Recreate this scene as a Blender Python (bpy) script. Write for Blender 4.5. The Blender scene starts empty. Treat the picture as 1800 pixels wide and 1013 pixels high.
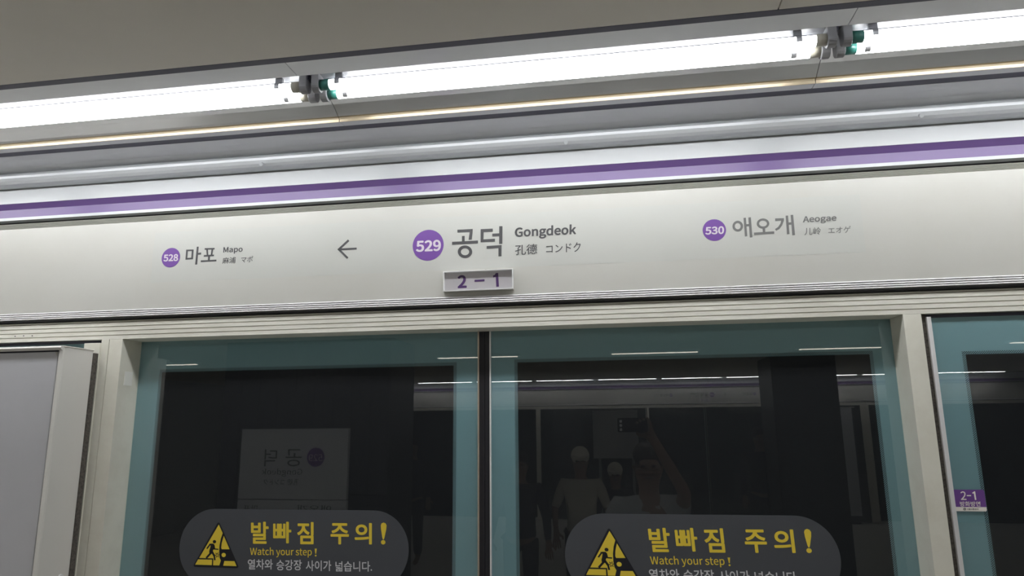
import bpy, bmesh, math, random
from math import sin, cos, pi, radians
from mathutils import Vector, Matrix
random.seed(7)
S = bpy.context.scene
COL = S.collection

# ------------------------------------------------------------------ camera
F_PX = 1189.4                       # focal length in pixels of the 1800 px wide frame
CAMZ = 1.88                         # held overhead, floor is z = 0
YAW, PITCH, ROLL = 0.15435, 0.19610, 0.0100
_M = (Matrix.Rotation(YAW, 3, 'Z') @ Matrix.Rotation(PITCH, 3, 'X') @ Matrix.Rotation(ROLL, 3, 'Y'))
R_, D_, N_ = _M @ Vector((1, 0, 0)), _M @ Vector((0, 0, -1)), _M @ Vector((0, 1, 0))
cd = bpy.data.cameras.new('camera')
cd.sensor_width = 36.0
cd.lens = F_PX / 1800 * 36
cd.clip_start = 0.02
cam = bpy.data.objects.new('camera', cd)
COL.objects.link(cam)
cam.matrix_world = Matrix((( R_.x, -D_.x, -N_.x, 0), (R_.y, -D_.y, -N_.y, 0), (R_.z, -D_.z, -N_.z, CAMZ), (0, 0, 0, 1)))
S.camera = cam

# ------------------------------------------------------------------ world, exposure
w = bpy.data.worlds.new('world')
S.world = w
w.use_nodes = True
w.node_tree.nodes['Background'].inputs[0].default_value = (0.8, 0.85, 0.9, 1)
w.node_tree.nodes['Background'].inputs[1].default_value = 0.02
S.view_settings.view_transform = 'Standard'
S.view_settings.look = 'None'
S.view_settings.exposure = 0.5
S.view_settings.gamma = 1.0
S.view_settings.use_curve_mapping = False
TUBE_STRENGTH = 14.0
PLATFORM_LIGHT = 4.0
OVERHEAD_FILL = 12.5  # unseen lamp row over the camera, added to brighten the facade

# ------------------------------------------------------------------ survey helpers
def ray(u, v):
    """direction into the station for a point measured on the photograph"""
    return R_ * ((u - 900) / F_PX) + D_ * ((v - 506.5) / F_PX) + N_

def at(u, v, y):
    """the point measured at (u, v) on the vertical plane y = const"""
    d = ray(u, v)
    d = d * (y / d.y)
    return Vector((d.x, y, d.z + CAMZ))

YF = 1.80          # front face of posts and lintel
YH = 1.79          # front face of the header panel
YG = 1.882         # glass of the sliding doors

def Z(zrel):
    return zrel + CAMZ

# ------------------------------------------------------------------ materials
def mat(name, color, rough=0.5, metal=0.0, spec=0.5, coat=0.0, dirt=0.0, dirt_col=None, scale=6.0, bump=0.0, emit=None, emit_s=0.0, stretch=None, aniso=0.0):
    m = bpy.data.materials.new(name)
    m.use_nodes = True
    nt = m.node_tree
    b = nt.nodes['Principled BSDF']
    b.inputs['Base Color'].default_value = (*color, 1)
    b.inputs['Roughness'].default_value = rough
    b.inputs['Metallic'].default_value = metal
    b.inputs['Specular IOR Level'].default_value = spec
    b.inputs['Coat Weight'].default_value = coat
    b.inputs['Coat Roughness'].default_value = 0.03
    b.inputs['Anisotropic'].default_value = aniso
    if emit:
        b.inputs['Emission Color'].default_value = (*emit, 1)
        b.inputs['Emission Strength'].default_value = emit_s
    if dirt or bump:
        tc = nt.nodes.new('ShaderNodeTexCoord')
        mp = nt.nodes.new('ShaderNodeMapping')
        if stretch:
            mp.inputs['Scale'].default_value = stretch
        nt.links.new(tc.outputs['Object'], mp.inputs[0])
        n = nt.nodes.new('ShaderNodeTexNoise')
        n.inputs['Scale'].default_value = scale
        n.inputs['Detail'].default_value = 6
        n.inputs['Roughness'].default_value = 0.65
        nt.links.new(mp.outputs[0], n.inputs['Vector'])
        if dirt:
            r = nt.nodes.new('ShaderNodeValToRGB')
            r.color_ramp.elements[0].position = 0.42
            r.color_ramp.elements[1].position = 0.72
            dc = dirt_col or tuple(c * 0.7 for c in color)
            r.color_ramp.elements[0].color = (*color, 1)
            r.color_ramp.elements[1].color = (*[c * (1 - dirt) + d * dirt for c, d in zip(color, dc)], 1)
            nt.links.new(n.outputs['Fac'], r.inputs[0])
            nt.links.new(r.outputs[0], b.inputs['Base Color'])
        if bump:
            bp = nt.nodes.new('ShaderNodeBump')
            bp.inputs['Strength'].default_value = bump
            bp.inputs['Distance'].default_value = 0.002
            nt.links.new(n.outputs['Fac'], bp.inputs['Height'])
            nt.links.new(bp.outputs[0], b.inputs['Normal'])
    return m

M = {}
M['header'] = mat('header_white_paint', (0.545, 0.54, 0.50), 0.34, coat=0.0, dirt=0.2, dirt_col=(0.44, 0.42, 0.35), scale=2.2)
M['fascia'] = mat('fascia_white', (0.52, 0.535, 0.545), 0.28)
M['film'] = mat('sticker_film', (0.53, 0.535, 0.50), 0.33)
M['rib'] = mat('ribbed_aluminium', (0.50, 0.495, 0.45), 0.35, metal=0.25)
M['ribm'] = mat('satin_aluminium', (0.86, 0.85, 0.86), 0.3, metal=0.2)
M['lintel'] = mat('lintel_paint', (0.86, 0.845, 0.76), 0.38, dirt=0.3, dirt_col=(0.42, 0.38, 0.28), scale=9, stretch=(0.3, 1, 3))
M['post'] = mat('post_paint', (0.80, 0.785, 0.69), 0.42, dirt=0.3, dirt_col=(0.60, 0.56, 0.46), scale=14, bump=0.05)
M['purple'] = mat('line_purple', (0.145, 0.085, 0.245), 0.35)
M['purple_badge'] = mat('badge_purple', (0.17, 0.07, 0.32), 0.4)
M['purple_plate'] = mat('plate_purple', (0.17, 0.07, 0.30), 0.35)
M['ink'] = mat('dark_grey_ink', (0.065, 0.065, 0.068), 0.5)
M['ink2'] = mat('mid_grey_ink', (0.155, 0.155, 0.15), 0.5)
M['white_ink'] = mat('white_ink', (0.66, 0.60, 0.66), 0.5)
M['label_white'] = mat('label_white', (0.92, 0.88, 0.82), 0.4)
M['violet_ink'] = mat('violet_ink', (0.07, 0.03, 0.12), 0.4)
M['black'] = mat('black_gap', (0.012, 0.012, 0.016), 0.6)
M['rubber'] = mat('black_rubber', (0.02, 0.02, 0.025), 0.45)
M['slot'] = mat('dark_slot', (0.07, 0.07, 0.10), 0.5)
M['ceil'] = mat('ceiling_panel_beige', (0.76, 0.72, 0.645), 0.5, dirt=0.2, scale=1.5)
M['ceilwhite'] = mat('ceiling_strip_grey', (0.66, 0.67, 0.69), 0.3, metal=0.2, dirt=0.2, scale=5)
M['mould'] = mat('moulding_grey', (0.58, 0.60, 0.62), 0.3, metal=0.2)
M['refl'] = mat('reflector_aluminium', (0.66, 0.66, 0.67), 0.3, metal=1.0, dirt=0.25, scale=3, bump=0.02)
M['reflnear'] = mat('reflector_edge_grey', (0.70, 0.71, 0.73), 0.35, metal=0.3, dirt=0.2, scale=4)
M['plate'] = mat('fixture_plate', (0.20, 0.205, 0.22), 0.35, metal=0.0)
M['lip'] = mat('reflector_lip', (0.42, 0.35, 0.24), 0.4, metal=0.5)
M['holder'] = mat('lamp_holder_plastic', (0.27, 0.27, 0.28), 0.4)
M['clip'] = mat('clip_metal', (0.30, 0.30, 0.31), 0.3, metal=0.8)
M['capb'] = mat('tube_cap_beige', (0.40, 0.38, 0.31), 0.4)
M['capg'] = mat('tube_cap_green', (0.03, 0.16, 0.13), 0.35)
M['tube'] = mat('tube_glow', (0.9, 0.9, 0.9), 0.3, emit=(0.97, 0.985, 1.0), emit_s=TUBE_STRENGTH)
M['chrome'] = mat('bright_trim', (0.88, 0.88, 0.88), 0.3, metal=0.25)
M['brass'] = mat('warm_trim', (0.62, 0.54, 0.42), 0.35, metal=0.6, dirt=0.3, scale=40)
M['frit'] = mat('teal_frit', (0.305, 0.45, 0.51), 0.5)
M['caution'] = mat('caution_charcoal', (0.075, 0.080, 0.092), 0.45)
M['yellow'] = mat('caution_yellow', (0.90, 0.68, 0.06), 0.5)
M['grey_ink'] = mat('caution_light_grey', (0.72, 0.72, 0.74), 0.5)
M['navy'] = mat('caution_black', (0.010, 0.010, 0.016), 0.5)
M['plate_silver'] = mat('number_plate_silver', (0.62, 0.60, 0.62), 0.35, metal=0.5)
M['boxpanel'] = mat('cabinet_panel_grey', (0.66, 0.665, 0.70), 0.4, dirt=0.2, scale=3)
M['boxframe'] = mat('cabinet_frame', (0.78, 0.765, 0.72), 0.35)
M['boxframe2'] = mat('patch_tape', (0.88, 0.875, 0.82), 0.3)
M['brush'] = mat('brush_seal_bristle', (0.13, 0.115, 0.10), 0.9, dirt=0.9, dirt_col=(0.02, 0.02, 0.02), scale=160, bump=0.8)
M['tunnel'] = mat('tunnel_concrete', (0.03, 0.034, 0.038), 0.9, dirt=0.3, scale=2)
M['floor'] = mat('floor_granite', (0.62, 0.60, 0.55), 0.3, dirt=0.4, scale=30)
M['wallg'] = mat('end_wall_tile', (0.36, 0.36, 0.34), 0.5, dirt=0.2)
M['pillar'] = mat('pillar_dark_tile', (0.055, 0.055, 0.062), 0.3, dirt=0.3)
M['pillar2'] = mat('pillar_black', (0.02, 0.02, 0.022), 0.4)
M['board'] = mat('sign_board_white', (0.62, 0.64, 0.66), 0.4)
M['lamp'] = mat('platform_lamp_glow', (0.9, 0.85, 0.75), 0.4, emit=(1.0, 0.93, 0.80), emit_s=PLATFORM_LIGHT)
M['lamp2'] = mat('overhead_lamp_glow', (0.9, 0.88, 0.82), 0.4, emit=(1.0, 0.98, 0.97), emit_s=OVERHEAD_FILL)
M['skin'] = mat('skin', (0.22, 0.135, 0.095), 0.5)
M['hair'] = mat('dark_hair', (0.015, 0.012, 0.010), 0.5)
M['shirt'] = mat('pale_shirt', (0.40, 0.42, 0.42), 0.8)
M['polo'] = mat('cream_polo', (0.45, 0.43, 0.36), 0.8)
M['dark_cloth'] = mat('dark_cloth', (0.03, 0.03, 0.04), 0.8)
M['trousers'] = mat('dark_trousers', (0.04, 0.04, 0.05), 0.8)
M['cap'] = mat('white_cap', (0.70, 0.68, 0.60), 0.7)
M['phone'] = mat('phone_black', (0.02, 0.02, 0.025), 0.15, metal=0.3)
M['screen'] = mat('phone_glass', (0.01, 0.01, 0.012), 0.05)

def pane_material():
    m = bpy.data.materials.new('door_glass')
    m.use_nodes = True
    nt = m.node_tree
    nt.nodes.clear()
    out = nt.nodes.new('ShaderNodeOutputMaterial')
    mix = nt.nodes.new('ShaderNodeMixShader')
    tr = nt.nodes.new('ShaderNodeBsdfTransparent')
    tr.inputs[0].default_value = (0.90, 0.95, 0.94, 1)
    gl = nt.nodes.new('ShaderNodeBsdfGlossy')
    gl.inputs['Roughness'].default_value = 0.0
    gl.inputs['Color'].default_value = (1, 1, 1, 1)
    fr = nt.nodes.new('ShaderNodeFresnel')
    fr.inputs[0].default_value = 1.85
    geo = nt.nodes.new('ShaderNodeNewGeometry')
    inv = nt.nodes.new('ShaderNodeMath'); inv.operation = 'SUBTRACT'; inv.inputs[0].default_value = 1.0
    nt.links.new(geo.outputs['Backfacing'], inv.inputs[1])
    mu = nt.nodes.new('ShaderNodeMath'); mu.operation = 'MULTIPLY'
    nt.links.new(fr.outputs[0], mu.inputs[0]); nt.links.new(inv.outputs[0], mu.inputs[1])
    nt.links.new(mu.outputs[0], mix.inputs[0])
    nt.links.new(tr.outputs[0], mix.inputs[1])
    nt.links.new(gl.outputs[0], mix.inputs[2])
    dust = nt.nodes.new('ShaderNodeBsdfDiffuse')
    dust.inputs[0].default_value = (0.75, 0.80, 0.88, 1)
    m2 = nt.nodes.new('ShaderNodeMixShader')
    m3 = nt.nodes.new('ShaderNodeMath'); m3.operation = 'MULTIPLY'; m3.inputs[1].default_value = 0.02
    nt.links.new(inv.outputs[0], m3.inputs[0])
    nt.links.new(m3.outputs[0], m2.inputs[0])
    nt.links.new(mix.outputs[0], m2.inputs[1]); nt.links.new(dust.outputs[0], m2.inputs[2])
    nt.links.new(m2.outputs[0], out.inputs[0])
    return m
M['glass'] = pane_material()

def halftone_material():
    """the dotted fringe printed along the inner edge of the teal border"""
    m = bpy.data.materials.new('teal_halftone')
    m.use_nodes = True
    nt = m.node_tree
    b = nt.nodes['Principled BSDF']
    b.inputs['Base Color'].default_value = (0.305, 0.45, 0.51, 1)
    b.inputs['Roughness'].default_value = 0.5
    tc = nt.nodes.new('ShaderNodeTexCoord')
    sp = nt.nodes.new('ShaderNodeSeparateXYZ')
    nt.links.new(tc.outputs['Object'], sp.inputs[0])
    def mth(op, a, v=None):
        n = nt.nodes.new('ShaderNodeMath')
        n.operation = op
        for i, q in enumerate((a, v)):
            if q is None:
                continue
            if isinstance(q, float):
                n.inputs[i].default_value = q
            else:
                nt.links.new(q, n.inputs[i])
        return n.outputs[0]
    s1 = mth('SINE', mth('MULTIPLY', sp.outputs[0], 1250.0))
    s2 = mth('SINE', mth('MULTIPLY', sp.outputs[2], 1250.0))
    a = mth('GREATER_THAN', mth('MULTIPLY', s1, s2), 0.0)
    nt.links.new(a, b.inputs['Alpha'])
    return m
M['halftone'] = halftone_material()

# ------------------------------------------------------------------ mesh helpers
def link(o, parent=None):
    COL.objects.link(o)
    if parent is not None:
        o.parent = parent
        if parent.type == 'EMPTY' and parent.location.length > 0:
            o.matrix_parent_inverse = Matrix.Translation(-parent.location)
    return o

def tag(o, label=None, cat=None, group=None, kind=None):
    if label: o['label'] = label
    if cat: o['category'] = cat
    if group: o['group'] = group
    if kind: o['kind'] = kind
    return o

def thing(name, label, cat, loc=(0, 0, 0), group=None, kind=None):
    o = bpy.data.objects.new(name, None)
    o.empty_display_size = 0.05
    COL.objects.link(o)
    o.location = loc
    return tag(o, label, cat, group, kind)

class MB:
    def __init__(self):
        self.bm = bmesh.new()
    def poly_prism(self, pts, off):
        """pts: list of world Vectors of a planar polygon, extruded by vector off"""
        off = Vector(off)
        a = [self.bm.verts.new(p) for p in pts]
        b = [self.bm.verts.new(Vector(p) + off) for p in pts]
        n = len(pts)
        self.bm.faces.new(a)
        self.bm.faces.new(list(reversed(b)))
        for i in range(n):
            j = (i + 1) % n
            self.bm.faces.new((a[j], a[i], b[i], b[j]))
        return self
    def box(self, x0, x1, y0, y1, z0, z1):
        return self.poly_prism([(x0, y0, z0), (x1, y0, z0), (x1, y0, z1), (x0, y0, z1)], (0, y1 - y0, 0))
    def profile(self, pts, x0, x1):
        """closed (y, z) outline run along x"""
        return self.poly_prism([(x0, y, z) for y, z in pts], (x1 - x0, 0, 0))
    def cyl(self, p0, p1, r, seg=24, r2=None, cap=True):
        p0, p1 = Vector(p0), Vector(p1)
        d = (p1 - p0).normalized()
        u = d.orthogonal().normalized()
        v = d.cross(u)
        r2 = r if r2 is None else r2
        A = [self.bm.verts.new(p0 + (u * cos(2 * pi * i / seg) + v * sin(2 * pi * i / seg)) * r) for i in range(seg)]
        B = [self.bm.verts.new(p1 + (u * cos(2 * pi * i / seg) + v * sin(2 * pi * i / seg)) * r2) for i in range(seg)]
        for i in range(seg):
            j = (i + 1) % seg
            f = self.bm.faces.new((A[i], A[j], B[j], B[i]))
            f.smooth = True
        if cap:
            self.bm.faces.new(list(reversed(A)))
            self.bm.faces.new(B)
        return self
    def ring(self, outer, inner, off):
        off = Vector(off)
        n = len(outer)
        v = self.bm.verts.new
        o0 = [v(p) for p in outer]; i0 = [v(p) for p in inner]
        o1 = [v(Vector(p) + off) for p in outer]; i1 = [v(Vector(p) + off) for p in inner]
        for k in range(n):
            j = (k + 1) % n
            self.bm.faces.new((o0[k], o0[j], i0[j], i0[k]))
            self.bm.faces.new((o1[j], o1[k], i1[k], i1[j]))
            self.bm.faces.new((o0[j], o0[k], o1[k], o1[j]))
            self.bm.faces.new((i0[k], i0[j], i1[j], i1[k]))
        return self
    def build(self, name, m, parent=None, bevel=0.0, smooth=False):
        bmesh.ops.recalc_face_normals(self.bm, faces=self.bm.faces)
        me = bpy.data.meshes.new(name)
        self.bm.to_mesh(me)
        self.bm.free()
        if isinstance(m, (list, tuple)):
            for q in m: me.materials.append(q)
        else:
            me.materials.append(m)
        if smooth:
            me.polygons.foreach_set('use_smooth', [True] * len(me.polygons))
        o = bpy.data.objects.new(name, me)
        if bevel:
            bv = o.modifiers.new('bevel', 'BEVEL')
            bv.width = bevel; bv.segments = 3; bv.limit_method = 'ANGLE'
        return link(o, parent)

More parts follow.
